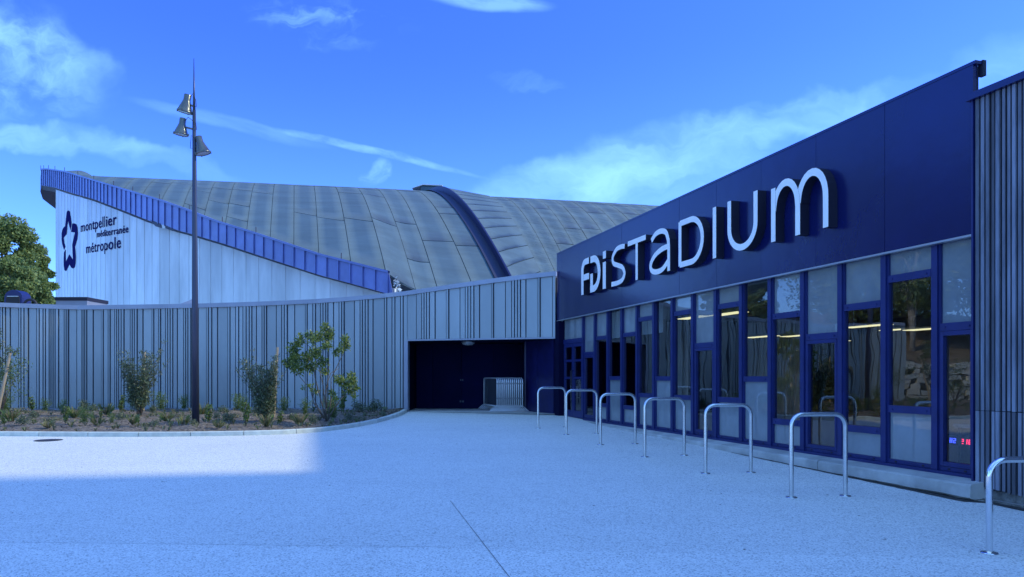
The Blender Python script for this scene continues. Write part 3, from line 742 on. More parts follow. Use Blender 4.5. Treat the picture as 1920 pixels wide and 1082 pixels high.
# ------------------------------------------------------------------ arena behind
AR = tag(empty('arena'), 'big arena with curved grey shell roof, white ribbed gable wall and blue fascia', 'building')
ax = [40, 60, 105, 130, 150, 175, 200, 250, 300, 360, 430, 520, 620, 735, 800]
aY = [90, 85, 76, 71.5, 68, 64.8, 62, 58.2, 55.2, 52.6, 50, 47.2, 44.6, 42, 40.5]
def aYf(px): return float(np.interp(px, ax, aY))
ftop = ([75, 90, 125, 160, 200, 250, 300, 350, 400, 480, 600, 660, 726, 740], [319, 318.5, 324, 335, 347, 362, 377, 395, 415, 440, 480, 495, 512, 515])
fbot = ([75, 104, 135, 175, 230, 280, 330, 360, 420, 480, 600, 660, 735], [347, 352, 362, 373, 394, 414, 431, 439, 457, 477, 516, 532, 553])
def ft(px): return float(np.interp(px, *ftop))
def fb(px): return float(np.interp(px, *fbot))
# arc length along gable
gp = np.linspace(60, 760, 900); gx = np.array([(p - CX) / FP * aYf(p) for p in gp]); gy = np.array([aYf(p) for p in gp])
ga = np.concatenate([[0], np.cumsum(np.hypot(np.diff(gx), np.diff(gy)))])
def g_arc(px): return float(np.interp(px, gp, ga))
def g_px(a): return float(np.interp(a, ga, gp))
def gpt(px, py, fwd=0.0):
    """on the gable surface, moved fwd metres toward the viewer"""
    Y = aYf(px); p0 = W(px, py, Y); p1 = W(px, py, Y - fwd)
    return Vector((p1.x, p1.y, p0.z if False else p1.z))
pw = 1.33; a = g_arc(105)
edges = [a]
while edges[-1] + pw < g_arc(738): edges.append(edges[-1] + pw)
edges.append(g_arc(740))
OV = .9
for i, (a, b) in enumerate(zip(edges, edges[1:])):
    pa, pb = g_px(a + .007), g_px(b - .007)
    q = []
    for px in (pa, pb):
        Y = aYf(px); top = W(px, (ft(px) + fb(px)) / 2, Y - OV).z - .1; base = W(px, 560, Y)
        q.append((base.x, base.y, top))
    (x0, y0, t0), (x1, y1, t1) = q
    t = Vector((x1 - x0, y1 - y0, 0)).normalized(); nn = Vector((-t.y, t.x, 0)) * .15
    lo = [(x0, y0, 0), (x1, y1, 0), (x1 + nn.x, y1 + nn.y, 0), (x0 + nn.x, y0 + nn.y, 0)]
    hi = [(x0, y0, t0), (x1, y1, t1), (x1 + nn.x, y1 + nn.y, t1), (x0 + nn.x, y0 + nn.y, t0)]
    MB().hexa(lo, hi).build('wall_panel', M['white_sheet'], AR)
    # raised standing seam at each joint
    MB().hexa([(x0 - t.x * .025, y0 - t.y * .025, 0), (x0 + t.x * .025, y0 + t.y * .025, 0), (x0 + t.x * .025 - nn.x * .14, y0 + t.y * .025 - nn.y * .14, 0), (x0 - t.x * .025 - nn.x * .14, y0 - t.y * .025 - nn.y * .14, 0)],
              [(x0 - t.x * .025, y0 - t.y * .025, t0), (x0 + t.x * .025, y0 + t.y * .025, t0), (x0 + t.x * .025 - nn.x * .14, y0 + t.y * .025 - nn.y * .14, t0), (x0 - t.x * .025 - nn.x * .14, y0 - t.y * .025 - nn.y * .14, t0)]).build('wall_seam', M['white_sheet'], AR)
# dark backing and the rear return of the gable
bk = MB(); v = []
bpx = list(np.linspace(106, 738, 40))
for px in bpx:
    p = W(px, 560, aYf(px) + .2); tz = W(px, (ft(px) + fb(px)) / 2, aYf(px) - OV).z - .2; v += [(p.x, p.y, 0), (p.x, p.y, tz)]
bk.add(v, [(2 * i, 2 * i + 2, 2 * i + 3, 2 * i + 1) for i in range(len(bpx) - 1)]); bk.build('gable_backing', M['fascia_dark'], AR)
e0 = W(105, 560, 76); MB().add([(e0.x, e0.y, 0), (e0.x - 3.5, e0.y + 14, 0), (e0.x - 3.5, e0.y + 14, 19.2), (e0.x, e0.y, 19.4)], [(0, 1, 2, 3)]).build('rear_wall', M['white_sheet'], AR)
# fascia panels: measured along the gable with 1.05 m pitch; prow closed at the left
fe = [g_arc(78)]
while fe[-1] + .98 < g_arc(728): fe.append(fe[-1] + .98)
fe.append(g_arc(729))
def fpt(px, py, extra=0.0): return W(px, py, aYf(px) - OV + extra)
for i, (a, b) in enumerate(zip(fe, fe[1:])):
    pa, pb = g_px(a), g_px(b); last = i == len(fe) - 2
    T0, T1, B0, B1 = fpt(pa, ft(pa)), fpt(pb, ft(pb)), fpt(pa, fb(pa)), fpt(pb + (8 if last else 0), fb(pb + (8 if last else 0)))
    off = Vector((0, .12, 0)); inset = (T1 - T0) * .012
    MB().hexa([B0 + inset, B1 - inset, B1 - inset + off, B0 + inset + off], [T0 + inset, T1 - inset, T1 - inset + off, T0 + inset + off]).build('fascia_panel', M['fascia'], AR)
    tt = (T1 - T0).normalized() * .035; up = Vector((0, -.09, 0))
    MB().hexa([B0 - tt, B0 + tt, B0 + tt + up, B0 - tt + up], [T0 - tt, T0 + tt, T0 + tt + up, T0 - tt + up]).build('fascia_seam', M['fascia'], AR)
v = []; fpx = list(np.linspace(78, 728, 60))
for px in fpx:
    p = fpt(px, ft(px)); v += [(p.x, p.y - .12, p.z), (p.x, p.y + .5, p.z + .06), (p.x, p.y - .12, p.z + .14), (p.x, p.y + .5, p.z + .20)]
MB().add(v, [q for i in range(len(fpx) - 1) for q in ((4*i, 4*i+4, 4*i+6, 4*i+2), (4*i+2, 4*i+6, 4*i+7, 4*i+3), (4*i+1, 4*i+3, 4*i+7, 4*i+5), (4*i, 4*i+1, 4*i+5, 4*i+4))]).build('fascia_capping', M['fascia'], AR)
# soffit under the overhang
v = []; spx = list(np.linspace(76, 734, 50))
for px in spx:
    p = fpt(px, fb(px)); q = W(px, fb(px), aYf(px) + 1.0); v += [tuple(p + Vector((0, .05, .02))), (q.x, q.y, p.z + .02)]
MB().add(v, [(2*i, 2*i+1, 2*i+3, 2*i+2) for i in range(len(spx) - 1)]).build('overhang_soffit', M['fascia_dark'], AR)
p0t, p0b = fpt(78, 319.5), fpt(78, 347.5)
ret = [(p0t, p0b)]
for px, y, yt in ((75.5, 350, 83.0), (80, 356, 86.5), (92, 364, 89), (106, 372, 92)):
    z_b = p0b.z - .05; x_ = (px - CX) / FP * yt; ret.append((Vector((x_, yt, z_b + (p0t.z - p0b.z))), Vector((x_, yt, z_b))))
for (ta, ba), (tb, bb) in zip(ret, ret[1:]):
    MB().add([ba, bb, tb, ta], [(0, 1, 2, 3)]).build('fascia_panel', M['fascia'], AR)
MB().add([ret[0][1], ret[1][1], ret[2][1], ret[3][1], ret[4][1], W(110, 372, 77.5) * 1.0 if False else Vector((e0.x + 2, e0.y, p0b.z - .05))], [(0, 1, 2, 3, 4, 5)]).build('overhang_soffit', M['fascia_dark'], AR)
# small posts along the roof edge
for px in (76.5, 82, 91, 103, 121, 146, 176, 213, 249, 299, 355, 417, 480, 640):
    p = fpt(px, ft(px), .3); MB().tube([p - Vector((0, 0, .05)), p + Vector((0, 0, .50))], .03, 5).build('edge_post', M['fascia_dark'], AR)
# nest-like broken box under the fascia
for q in ([(281, 412), (300, 419), (304, 428), (291, 424)], [(309, 422), (331, 431), (322, 432.5), (311, 428)]):
    MB().poly([fpt(x, y, -.02) for x, y in q], (0, .1, 0)).build('vent_opening', M['fascia_dark'], AR)
MB().poly([fpt(x, y, -.03) for x, y in [(303, 421), (309, 422), (310, 428), (304, 429)]], (0, .1, 0)).build('vent_flap', M['white_sheet'], AR)

# roof shell
tp = [78, 100, 160, 250, 345, 487, 560, 595, 640, 672, 715, 786, 885, 940, 1000, 1100, 1240, 1400, 1560]
bp = [76, 82, 112, 195, 295, 465, 562, 612, 700, 763, 815, 962, 1034, 1085, 1150, 1290, 1450, 1650, 1850]
def bpx_(t): return float(np.interp(t, tp, bp))
def bY_(b):
    if b <= 735: return aYf(b) - OV + .45
    return float(np.interp(b, [735, 800, 950, 1100, 1300, 1850], [41.6, 43, 45, 49, 54, 70]))
def by_(b): return ft(b) if b <= 726 else float(np.interp(b, [726, 760, 800, 950, 1100, 1850], [512, 535, 552, 552, 560, 600]))
ridge_y = ([60, 78, 160, 250, 345, 487, 595, 700, 800, 900, 1000, 1240, 1560], [322, 321, 329, 333, 337, 343, 348, 352.5, 358, 367, 372, 386, 402])
ridge_Y = ([60, 160, 800, 1240, 1560], [79, 80.5, 87, 94, 99])
PEXP = 1.75
cache = {}
def column(t):
    k = round(t, 2)
    if k in cache: return cache[k]
    Yr = float(np.interp(t, *ridge_Y)); b = bpx_(t); Yb = bY_(b); B = W(b, by_(b), Yb); Xr = (t - CX) / FP * Yr
    Yb = B.y; tgt = lambda px: (HY - float(np.interp(px, *ridge_y))) / FP
    lo_, hi_ = 5.0, 40.0; vv = np.linspace(0, 1, 41)
    for _ in range(30):
        hr = (lo_ + hi_) / 2
        Z = Yr + (Yb - Yr) * vv; X = Xr + (B.x - Xr) * vv; h_ = hr - (hr - (B.z - EYE)) * vv ** PEXP
        e = max(h_[i] / Z[i] - tgt(CX + FP * X[i] / Z[i]) for i in range(0, 41))if b > 130 else (h_[0] / Z[0] - tgt(t))
        if e > 0: hi_ = hr
        else: lo_ = hr
    hr = max((lo_ + hi_) / 2, B.z - EYE + .3)
    cache[k] = (Xr, Yr, hr + EYE, B.x, Yb, B.z); return cache[k]
def RS(t, v_, lift=0.0):
    Xr, Yr, hr, Xb, Yb, hb = column(t)
    if v_ < 0: return Vector((Xr - (Xb - Xr) * -v_ * -1 * 0, Yr + (Yr - Yb) * -v_, hr - (hr - hb) * (-v_) ** PEXP + lift))
    return Vector((Xr + (Xb - Xr) * v_, Yr + (Yb - Yr) * v_, hr - (hr - hb) * v_ ** PEXP + lift))
# base shell (seen only in the joints) with a closed far slope
ts = np.concatenate([np.linspace(150, 700, 36), np.linspace(715, 1560, 50)]); vs_ = list(np.linspace(-.8, 1, 37)); v = []; f = []
for t in ts:
    for q in vs_: v.append(tuple(RS(t, q, -.06)))
k = len(vs_)
for i in range(len(ts) - 1):
    for j in range(k - 1): f.append((i * k + j, i * k + j + 1, (i + 1) * k + j + 1, (i + 1) * k + j))
MB().add(v, f).build('roof_deck', M['roof_base'], AR, True)
def LF(q): q = min(1, max(0, q / .45)); return .38 + .62 * q * q * (3 - 2 * q)
def sheet(t0, t1, v0, v1, lift, m_, name='roof_sheet', l1=None, skew=0.0):
    l1 = lift if l1 is None else l1
    gt = (t1 - t0) * .011 if t1 - t0 < 80 else .5; nt, nv = 3, max(3, int((v1 - v0) * 22)); v = []; f = []; gv = .0013
    for i in range(nt + 1):
        for j in range(nv + 1):
            li = lift + (l1 - lift) * i / nt
            if lift > .3: li *= LF(v0 + (v1 - v0) * j / nv)
            v.append(tuple(RS(t0 + gt + (t1 - t0 - 2 * gt) * i / nt, v0 + gv + (v1 - v0 - 2 * gv) * j / nv - skew * i / nt, li)))
    k = nv + 1
    for i in range(nt):
        for j in range(nv): f.append((i * k + j, i * k + j + 1, (i + 1) * k + j + 1, (i + 1) * k + j))
    # turned-down edges
    def skirt(idx):
        b = len(v)
        for q in idx: v.append((v[q][0], v[q][1], v[q][2] - .06))
        for n_ in range(len(idx) - 1): f.append((idx[n_], idx[n_ + 1], b + n_ + 1, b + n_))
    skirt([j for j in range(k)]); skirt([nt * k + j for j in range(k)]); skirt([i * k + nv for i in range(nt + 1)])
    return MB().add(v, f).build(name, m_, AR, True)
seams_t = list(np.linspace(150, 786, 20)); seams_t2 = list(np.arange(885, 1500, 30.0))
for i, (a, b) in enumerate(zip(seams_t, seams_t[1:])):
    cuts = [0] + sorted(rng.uniform(.18, .95, 4)) + [1.0]; cuts = [c for n_, c in enumerate(cuts) if n_ == 0 or c - cuts[n_ - 1] > .05]; cuts[-1] = 1.06 if a > 680 else 1.0
    for c0, c1 in zip(cuts, cuts[1:]): sheet(a, b, c0, c1, float(rng.uniform(-.008, .008)), M['roof_felt'])
for i, (a, b) in enumerate(zip(seams_t2, seams_t2[1:])):
    cuts = [0] + sorted(rng.uniform(.18, .95, 4)) + [1.0]; cuts = [c for n_, c in enumerate(cuts) if n_ == 0 or c - cuts[n_ - 1] > .05]; cuts[-1] = 1.0
    for c0, c1 in zip(cuts, cuts[1:]): sheet(a, b, c0, c1, float(rng.uniform(-.008, .008)), M['roof_felt_worn'])
# raised strip with its blue riser
nst = 19
for j in range(nst + 2): sheet(790, 884, 1.0 * j / nst, 1.0 * (j + 1) / nst, .62, M['roof_felt'], 'raised_sheet', .10, .075)
v = []
for q in np.linspace(-.1, 1, 60): v += [tuple(RS(788, q, -.1)), tuple(RS(788, q, 1.0 * .68 * LF(q)))]
rs = MB().add(v, [(2*i, 2*i+2, 2*i+3, 2*i+1) for i in range(59)]).build('riser', M['roof_blue'], AR)
md = rs.modifiers.new('thickness', 'SOLIDIFY'); md.thickness = .12
v = []
for q in np.linspace(0, 1, 60): v += [tuple(RS(776, q, .10)), tuple(RS(788, q, .12))]
MB().add(v, [(2*i, 2*i+2, 2*i+3, 2*i+1) for i in range(59)]).build('gutter', M['fascia_dark'], AR)
# housing on the ridge
p = RS(800, .12, 0); hx0, hx1 = W(778, 352, 84).x, W(828, 352, 84).x
MB().hexa([(hx0 + .2, 84, p.z - 1), (hx1, 84, p.z - 1), (hx1, 87, p.z - 1), (hx0 + .2, 87, p.z - 1)], [(hx0 + .7, 84, W(0, 349, 84).z), (hx1, 84, W(0, 350, 84).z), (hx1, 87, W(0, 350, 84).z), (hx0 + .7, 87, W(0, 349, 84).z)]).build('ridge_housing', M['roof_felt'], AR)
MB().hexa([(hx0 - .3, 83.8, W(0, 354, 84).z), (hx0 + .9, 83.8, W(0, 347.5, 84).z), (hx1 + .1, 83.8, W(0, 349, 84).z), (hx1 + .1, 87.2, W(0, 349, 84).z), (hx0 + .9, 87.2, W(0, 347.5, 84).z), (hx0 - .3, 87.2, W(0, 354, 84).z)],
          [(hx0 - .3, 83.8, W(0, 353, 84).z), (hx0 + .9, 83.8, W(0, 345.5, 84).z), (hx1 + .1, 83.8, W(0, 347, 84).z), (hx1 + .1, 87.2, W(0, 347, 84).z), (hx0 + .9, 87.2, W(0, 345.5, 84).z), (hx0 - .3, 87.2, W(0, 353, 84).z)]).build('housing_cap', M['white_sheet'], AR)
# frayed white membrane beside the fascia end
mf = MB()
for _ in range(26):
    py = rng.uniform(515, 552); px = 738 + (py - 515) * .33 + rng.uniform(-3, 5); p = W(px, py, 40.6)
    mf.add([p + Vector(tuple(rng.uniform(-.14, .14, 3))) for _k in range(4)], [(0, 1, 2, 3)])
mf.build('torn_flashing', M['white_sheet'], AR)

# logo and words on the gable
LG = tag(empty('sign'), 'dark blue star logo with words montpellier méditerranée métropole on the white gable', 'sign')
def lz(x, y): return (60 + x / 7.73, 380 + y / 7.73)
def logo_piece(pts, name):
    P2 = [lz(*p) for p in pts]; P = [gpt(px, py, .12) for px, py in P2]
    tri = tessellate_polygon([[Vector((a, b, 0)) for a, b in P2]]); n = len(P); back = [p + Vector((0, .03, 0)) for p in P]
    m_ = MB().add(P + back, [tuple(t) for t in tri] + [tuple(n + i for i in reversed(t)) for t in tri] + [(i, (i + 1) % n, n + (i + 1) % n, n + i) for i in range(n)])
    return m_.build(name, M['logo'], LG)
logo_piece([(572, 300), (560, 200), (548, 135), (537, 118), (523, 113), (508, 122), (500, 150), (490, 240), (480, 340), (455, 362), (438, 395), (427, 450), (428, 540), (440, 610), (462, 685), (483, 640), (468, 580), (457, 510), (500, 455), (510, 350), (522, 255), (540, 340), (557, 400)], 'star_stroke')
logo_piece([(582, 302), (620, 300), (645, 320), (658, 360), (664, 440), (657, 520), (640, 580), (622, 640), (628, 700), (633, 790), (630, 880), (618, 935), (592, 956), (568, 942), (540, 895), (518, 945), (500, 982), (485, 991), (468, 977), (458, 910), (457, 800), (462, 720), (487, 678), (487, 780), (490, 855), (515, 800), (538, 750), (565, 785), (592, 828), (586, 720), (582, 610), (600, 520), (622, 432), (565, 425)], 'star_stroke')
def words(txt, x0, x1, b0, b1, h0, h1, name):
    cu = bpy.data.curves.new(name, 'FONT'); cu.body = txt; cu.size = 1; cu.extrude = 0; cu.offset = .006; cu.space_character = 1.08; cu.resolution_u = 3
    to = bpy.data.objects.new('tmp', cu); COL.objects.link(to); dg = bpy.context.evaluated_depsgraph_get()
    me = bpy.data.meshes.new_from_object(to.evaluated_get(dg)); bpy.data.objects.remove(to); me.name = name
    xsv = [v_.co.x for v_ in me.vertices]; mn, mx = min(xsv), max(xsv); A0_, A1_ = g_arc(x0), g_arc(x1); xh = .52
    for v_ in me.vertices:
        t = (v_.co.x - mn) / (mx - mn); px = g_px(A0_ + (A1_ - A0_) * t); q = (px - x0) / (x1 - x0)
        py = b0 + (b1 - b0) * q - v_.co.y / xh * (h0 + (h1 - h0) * q); v_.co = gpt(px, py, .12)
    me.materials.clear(); me.materials.append(M['logo']); o = link(name, me, LG)
    md = o.modifiers.new('thickness', 'SOLIDIFY'); md.thickness = .02
words('montpellier', 151.2, 218, 435, 420.5, 13.2, 16, 'lettering')
words('méditerranée', 181.3, 240, 445, 435.5, 8.7, 11, 'lettering')
words('métropole', 161.3, 226, 475, 464.5, 13.5, 17, 'lettering')

# ------------------------------------------------------------------ things on the low roof at the left
vc = tag(empty('vent_cowl', tuple(W(25, 570, 27))), 'dark blue hooded roof vent rising above the clad wall by the trees', 'roof vent')
arcp = [(-.33, 0), (-.33, .22)] + [(-.33 * math.cos(R(a)) , .22 + .30 * math.sin(R(a))) for a in range(20, 180, 20)] + [(.33, .22), (.33, 0)]
MB().poly([Vector((x, 0, z)) for x, z in arcp], (0, .5, 0)).build('hood', M['frame_blue'], vc)
MB().box(-.24, .24, -.03, -.002, .02, .26).build('opening', M['int_dark'], vc)
MB().box(-.20, .20, -.05, -.002, .262, .29).build('visor', M['galv'], vc)
MB().box(-.40, .40, -.10, .6, -1.2, -.003).build('base', M['galv'], vc)
pp = tag(empty('bent_pipe', tuple(W(57, 572, 27))), 'thick black bent pipe looping just above the clad wall', 'pipe')
MB().tube([(.22 * math.cos(R(a)), 0, .20 * math.sin(R(a))) for a in range(-30, 215, 15)] , .045, 10).build('pipe', M['int_dark'], pp, True)
MB().box(-.4, .4, -.1, .4, -1.2, -.12).build('base', M['galv'], pp)
bx = tag(empty('roof_box', tuple(W(134, 571, 30))), 'low dark flat box on the roof in front of the white gable', 'roof box')
MB().box(-.63, .63, 0, 1.5, -1.0, .16).build('box', M['coping'], bx); MB().box(-.66, .66, -.04, 1.54, .162, .30).build('lid', M['navy_dark'], bx)
sk = tag(empty('skylight', tuple(W(350, 570, 30))), 'small pale pyramid skylight behind the lamp post', 'skylight')
MB().hexa([(-.28, 0, -.3), (.28, 0, -.3), (.28, .5, -.3), (-.28, .5, -.3)], [(-.25, 0, .0), (.25, 0, .0), (.25, .5, .0), (-.25, .5, .0)]).build('kerb_frame', M['coping'], sk)
MB().add([(-.27, 0, .002), (.27, 0, .002), (.27, .5, .002), (-.27, .5, .002), (.12, .25, .22)], [(0, 1, 4), (1, 2, 4), (2, 3, 4), (3, 0, 4)]).build('dome', M['coping'], sk)
MB().box(-.2, .2, -.1, 0, 0, 0)
rf = MB(); rf.add([(-19, 22.6, 3.15), (-3.4, 22.4, 3.3), (-5, 40, 3.3), (-24, 45, 3.15)], [(0, 1, 2, 3)])
tag(rf.build('low_roof', M['coping']), 'flat roof between the clad wall and the arena', 'roof')

# ------------------------------------------------------------------ planting bed
kx = [(-34, 8), (-28, 11), (-23, 13.2), (-18, 14.5), (-14, 14.85), (-10.3, 14.75), (-8, 14.65), (-6.4, 14.7), (-4.95, 15.0), (-4.2, 15.5), (-3.75, 16.3), (-3.42, 17.4), (-3.2, 19.0), (-3.12, 20.6), (-3.16, 21.85)]
KP = catmull(kx, 10); KA = np.array(KP); kl = np.concatenate([[0], np.cumsum(np.hypot(*np.diff(KA, axis=0).T))])
def kat(a): return Vector((float(np.interp(a, kl, KA[:, 0])), float(np.interp(a, kl, KA[:, 1])), 0))
a = 0.0; ks = tag(empty('kerb'), 'pale concrete kerb curving round the planting bed', kind='structure')
while a < kl[-1] - .05:
    b = min(a + 1.0, kl[-1]); n_ = 4; v = []; f = []
    for i in range(n_ + 1):
        s_ = a + .006 + (b - a - .012) * i / n_; p = kat(s_); t = (kat(min(s_ + .05, kl[-1])) - kat(max(s_ - .05, 0))).normalized(); nn = Vector((t.y, -t.x, 0))
        g0 = gz(p.y)
        for o, z in ((.06, -.05), (.06, .075), (.045, .09), (-.055, .09), (-.06, -.05)): v.append((p.x + nn.x * o, p.y + nn.y * o, g0 + z))
    for i in range(n_):
        for j in range(4): f.append((i * 5 + j, (i + 1) * 5 + j, (i + 1) * 5 + j + 1, i * 5 + j + 1))
    f += [(0, 1, 2, 3, 4), tuple(n_ * 5 + j for j in (4, 3, 2, 1, 0))]
    MB().add(v, f).build('kerb_stone', M['kerb'], ks); a = b
# soil
def front_y(x): return float(np.interp(x, KA[:, 0], KA[:, 1])) if x < -3.2 else 99
v = []; f = []; nx, ny = 210, 44; bx_ = np.linspace(-24, -3.17, nx)
# parametrise by kerb arc -> wall
ka = np.linspace(kl[-1] - 28, kl[-1] - .05, nx)
def soil_z(x, y): return gz(y) + .055 + .035 * math.sin(x * 1.7 + y) * math.cos(y * 2.1) + .02 * math.sin(x * 5.3)
for i, s_ in enumerate(ka):
    p = kat(float(s_)); fr = min(1.0, max(0.0, (s_ - ka[0]) / (ka[-1] - ka[0])))
    q = Vector((p.x if p.x < -4.4 else -4.4 + (p.x + 4.4) * 1.0, 22.2, 0))
    for j in range(ny + 1):
        w_ = j / ny; x = p.x + (q.x - p.x) * w_; y = p.y + (q.y - p.y) * w_
        v.append((x, y, soil_z(x, y) * min(1, 1) + rng.uniform(-.012, .012) if j else gz(y) + .06))
for i in range(nx - 1):
    for j in range(ny): f.append((i * (ny + 1) + j, (i + 1) * (ny + 1) + j, (i + 1) * (ny + 1) + j + 1, i * (ny + 1) + j + 1))
tag(MB().add(v, f).build('planting_soil', M['soil']), 'brown mulched soil of the planting bed', kind='structure')
# mulch chips
N = 9000; cs = ka[0] + (ka[-1] - ka[0]) * rng.random(N); V4 = []
for s_ in cs:
    p = kat(float(s_)); w_ = rng.random() ** 1.3; x = p.x; y = p.y + .1 + (22 - p.y) * w_; 
    if p.x > -3.3: x = p.x - .1 - rng.random() * .6
    z = soil_z(x, y) + .02; L_ = rng.uniform(.02, .055); an = rng.uniform(0, 6.28); c_, s2 = math.cos(an) * L_, math.sin(an) * L_; h_ = rng.uniform(-.015, .02)
    V4.append([(x - c_, y - s2, z - h_), (x - s2 * .3, y + c_ * .3, z), (x + c_, y + s2, z + h_), (x + s2 * .3, y - c_ * .3, z + .006)])
M['chip'] = leafmat('chip', (.11, .08, .06), (.36, .29, .22), .0, .9)
tag(quads_np('mulch', np.array(V4), M['chip']), 'loose bark mulch scattered over the bed', kind='stuff')
# weeds and sprouting seedlings all over the bed
V4 = []
for _ in range(900):
    s_ = ka[0] + (ka[-1] - ka[0]) * rng.random(); p = kat(float(s_)); w_ = rng.random(); x = p.x; y = p.y + .15 + (21.9 - p.y) * w_
    if p.x > -3.5: continue
    z = soil_z(x, y) + .005; hh = rng.uniform(.04, .15); nb_ = rng.integers(5, 12)
    for _k in range(nb_):
        a_ = rng.uniform(0, 6.28); q = hh * rng.uniform(.3, .9); lw = rng.uniform(.006, .014); ex, ey = math.cos(a_) * q, math.sin(a_) * q
        V4.append([(x, y, z), (x + ex * .5 - ey / q * lw, y + ey * .5 + ex / q * lw, z + hh * .6), (x + ex, y + ey, z + hh), (x + ex * .5 + ey / q * lw, y + ey * .5 - ex / q * lw, z + hh * .6)])
tag(quads_np('weeds', np.array(V4), [M['green'], M['dry'], M['sage']], None, rng.integers(0, 3, len(V4))), 'small weeds and seedlings sprouting through the mulch', kind='stuff')
# manhole cover near the kerb
mh = MB().lathe([(0.0, .008), (.22, .008), (.24, .002)], 28); o = mh.build('manhole_cover', M['iron']); p = W(72, 822, 13.6); o.location = (p.x, 13.9, gz(13.9) + .002)
tag(o, 'dark round cast iron cover in the paving beside the kerb', 'manhole cover')

def leaves(centers, radii, n, size, mats, name, parent, elong=2.2, flat=.0, w=(1,)):
    centers = np.array(centers, float); radii = np.array(radii, float)
    idx = rng.integers(0, len(centers), n) if len(w) == 1 else rng.choice(len(centers), n, p=np.array(w) / sum(w))
    d = rng.normal(size=(n, 3)); d /= np.linalg.norm(d, axis=1)[:, None]; rr = rng.random(n) ** .45
    rad = radii[idx]; rad = rad if rad.ndim == 2 else np.repeat(rad[:, None], 3, 1)
    P = centers[idx] + d * rad * rr[:, None]
    A = rng.normal(size=(n, 3)); A[:, 2] += flat; A /= np.linalg.norm(A, axis=1)[:, None]
    B = rng.normal(size=(n, 3)); B -= (B * A).sum(1)[:, None] * A; B /= np.linalg.norm(B, axis=1)[:, None]
    s_ = size * rng.uniform(.6, 1.3, n)[:, None]; L_ = A * s_ ; Wd = B * s_ / elong
    V4_ = np.stack([P, P + L_ * .5 + Wd * .5, P + L_, P + L_ * .5 - Wd * .5], 1)
    mi = rng.integers(0, len(mats), n) if isinstance(mats, list) else None
    return quads_np(name, V4_, mats, parent, mi)

def bush(name, label, cat, base, stems, clumps, nleaf, lsize, mats, bark, group=None, elong=2.6, r0=.016, flat=.2):
    r_ = empty(name, base); t = MB()
    for st in stems: t.tube(st, [r0 * (1 - .75 * i / (len(st) - 1)) for i in range(len(st))], 5)
    t.build('stems', bark, r_, True)
    c = [k[0] for k in clumps]; rd = [k[1] for k in clumps]; w = [float(np.prod(k[1])) ** .6 if not np.isscalar(k[1]) else k[1] ** 1.8 for k in clumps]
    leaves(c, [(x if not np.isscalar(x) else (x, x, x)) for x in rd], nleaf, lsize, mats, 'foliage', r_, elong, flat, w)
    return tag(r_, label, cat, group)
def base_at(px, py):
    """point on the bed seen at this place"""
    Y = 15.0
    for _ in range(30):
        z = gz(Y) + .06; Y = (EYE - z) * FP / (py - HY)
    return ((px - CX) / FP * Y, Y, z)
# olive-like bushes
def olive(px, py, top_py, width, label, lean=0.0, side=()):
    bx0 = base_at(px, py); k = bx0[1] / FP; Hh = (py - top_py) * k; Wd = width * k; st = []; clumps = []
    for i in range(13):
        a_ = rng.uniform(0, 6.28); sp = rng.uniform(.10, .62) * Wd; hh = Hh * rng.uniform(.7, 1.0)
        e = (math.cos(a_) * sp + lean * hh, math.sin(a_) * sp, hh)
        st.append([(rng.uniform(-.05, .05), rng.uniform(-.05, .05), 0), (e[0] * .35, e[1] * .35, hh * .35), (e[0] * .75, e[1] * .75, hh * .7), e])
        for q in (.25, .38, .5, .62, .74, .86, .97):
            clumps.append(((e[0] * (q ** 1.0), e[1] * q, hh * q), .17 * Wd * (1.35 - q) + .045))
    for (ox, oy) in side:
        e = ((ox - px) * k, .1, (py - oy) * k); st.append([(0, 0, .2 * Hh), (e[0] * .5, 0, e[2] * .62), e])
        for q in (.5, .7, .85, 1.0): clumps.append(((e[0] * (.1 + .9 * q), 0, .2 * Hh + (e[2] - .2 * Hh) * q), .06))
    return bush('olive_bush', label, 'bush', bx0, st, clumps, int(7500), .072, [M['olive'], M['olive'], M['sage']], M['bark'], 'grey green bushes in the planting bed', 3.0, .009)
olive(261, 779, 652, 62, 'grey green olive like bush left of the lamp post', .02, ((308, 640), (316, 675), (296, 690), (232, 690)))
olive(499, 790, 668, 62, 'grey green bush beside a leaning stake right of the lamp post', -.04, ((450, 680), (446, 695), (473, 655), (530, 700)))
# laurel with bare lower stems
def P_(px, py, dy=0.0, b=None): k = b[1] / FP; return ((px - b0_px) * k, dy, (b0_py - py) * k)
b0_px, b0_py = 612, 792; lb = base_at(b0_px, b0_py)
cl_px = [(606, 612, 8), (612, 624, 12), (600, 632, 11), (575, 628, 9), (562, 634, 10), (551, 652, 12), (560, 645, 8), (548, 664, 10), (556, 672, 14), (545, 684, 13), (562, 690, 15), (575, 668, 13), (580, 688, 13), (595, 662, 14), (590, 640, 8), (604, 680, 11), (613, 632, 9), (615, 650, 9), (606, 698, 8),
         (645, 640, 9), (652, 636, 7), (640, 655, 10), (650, 650, 7), (630, 662, 6), (640, 712, 11), (655, 708, 11), (663, 716, 10), (652, 722, 12), (668, 728, 7), (660, 735, 8), (568, 727, 4), (586, 726, 5), (590, 735, 5), (625, 738, 7), (632, 748, 5), (540, 676, 6), (530, 680, 5), (668, 745, 4)]
clumps = [(P_(x, y, rng.uniform(-.22, .22), lb), r_ * lb[1] / FP) for x, y, r_ in cl_px]
old = clumps; stems = []
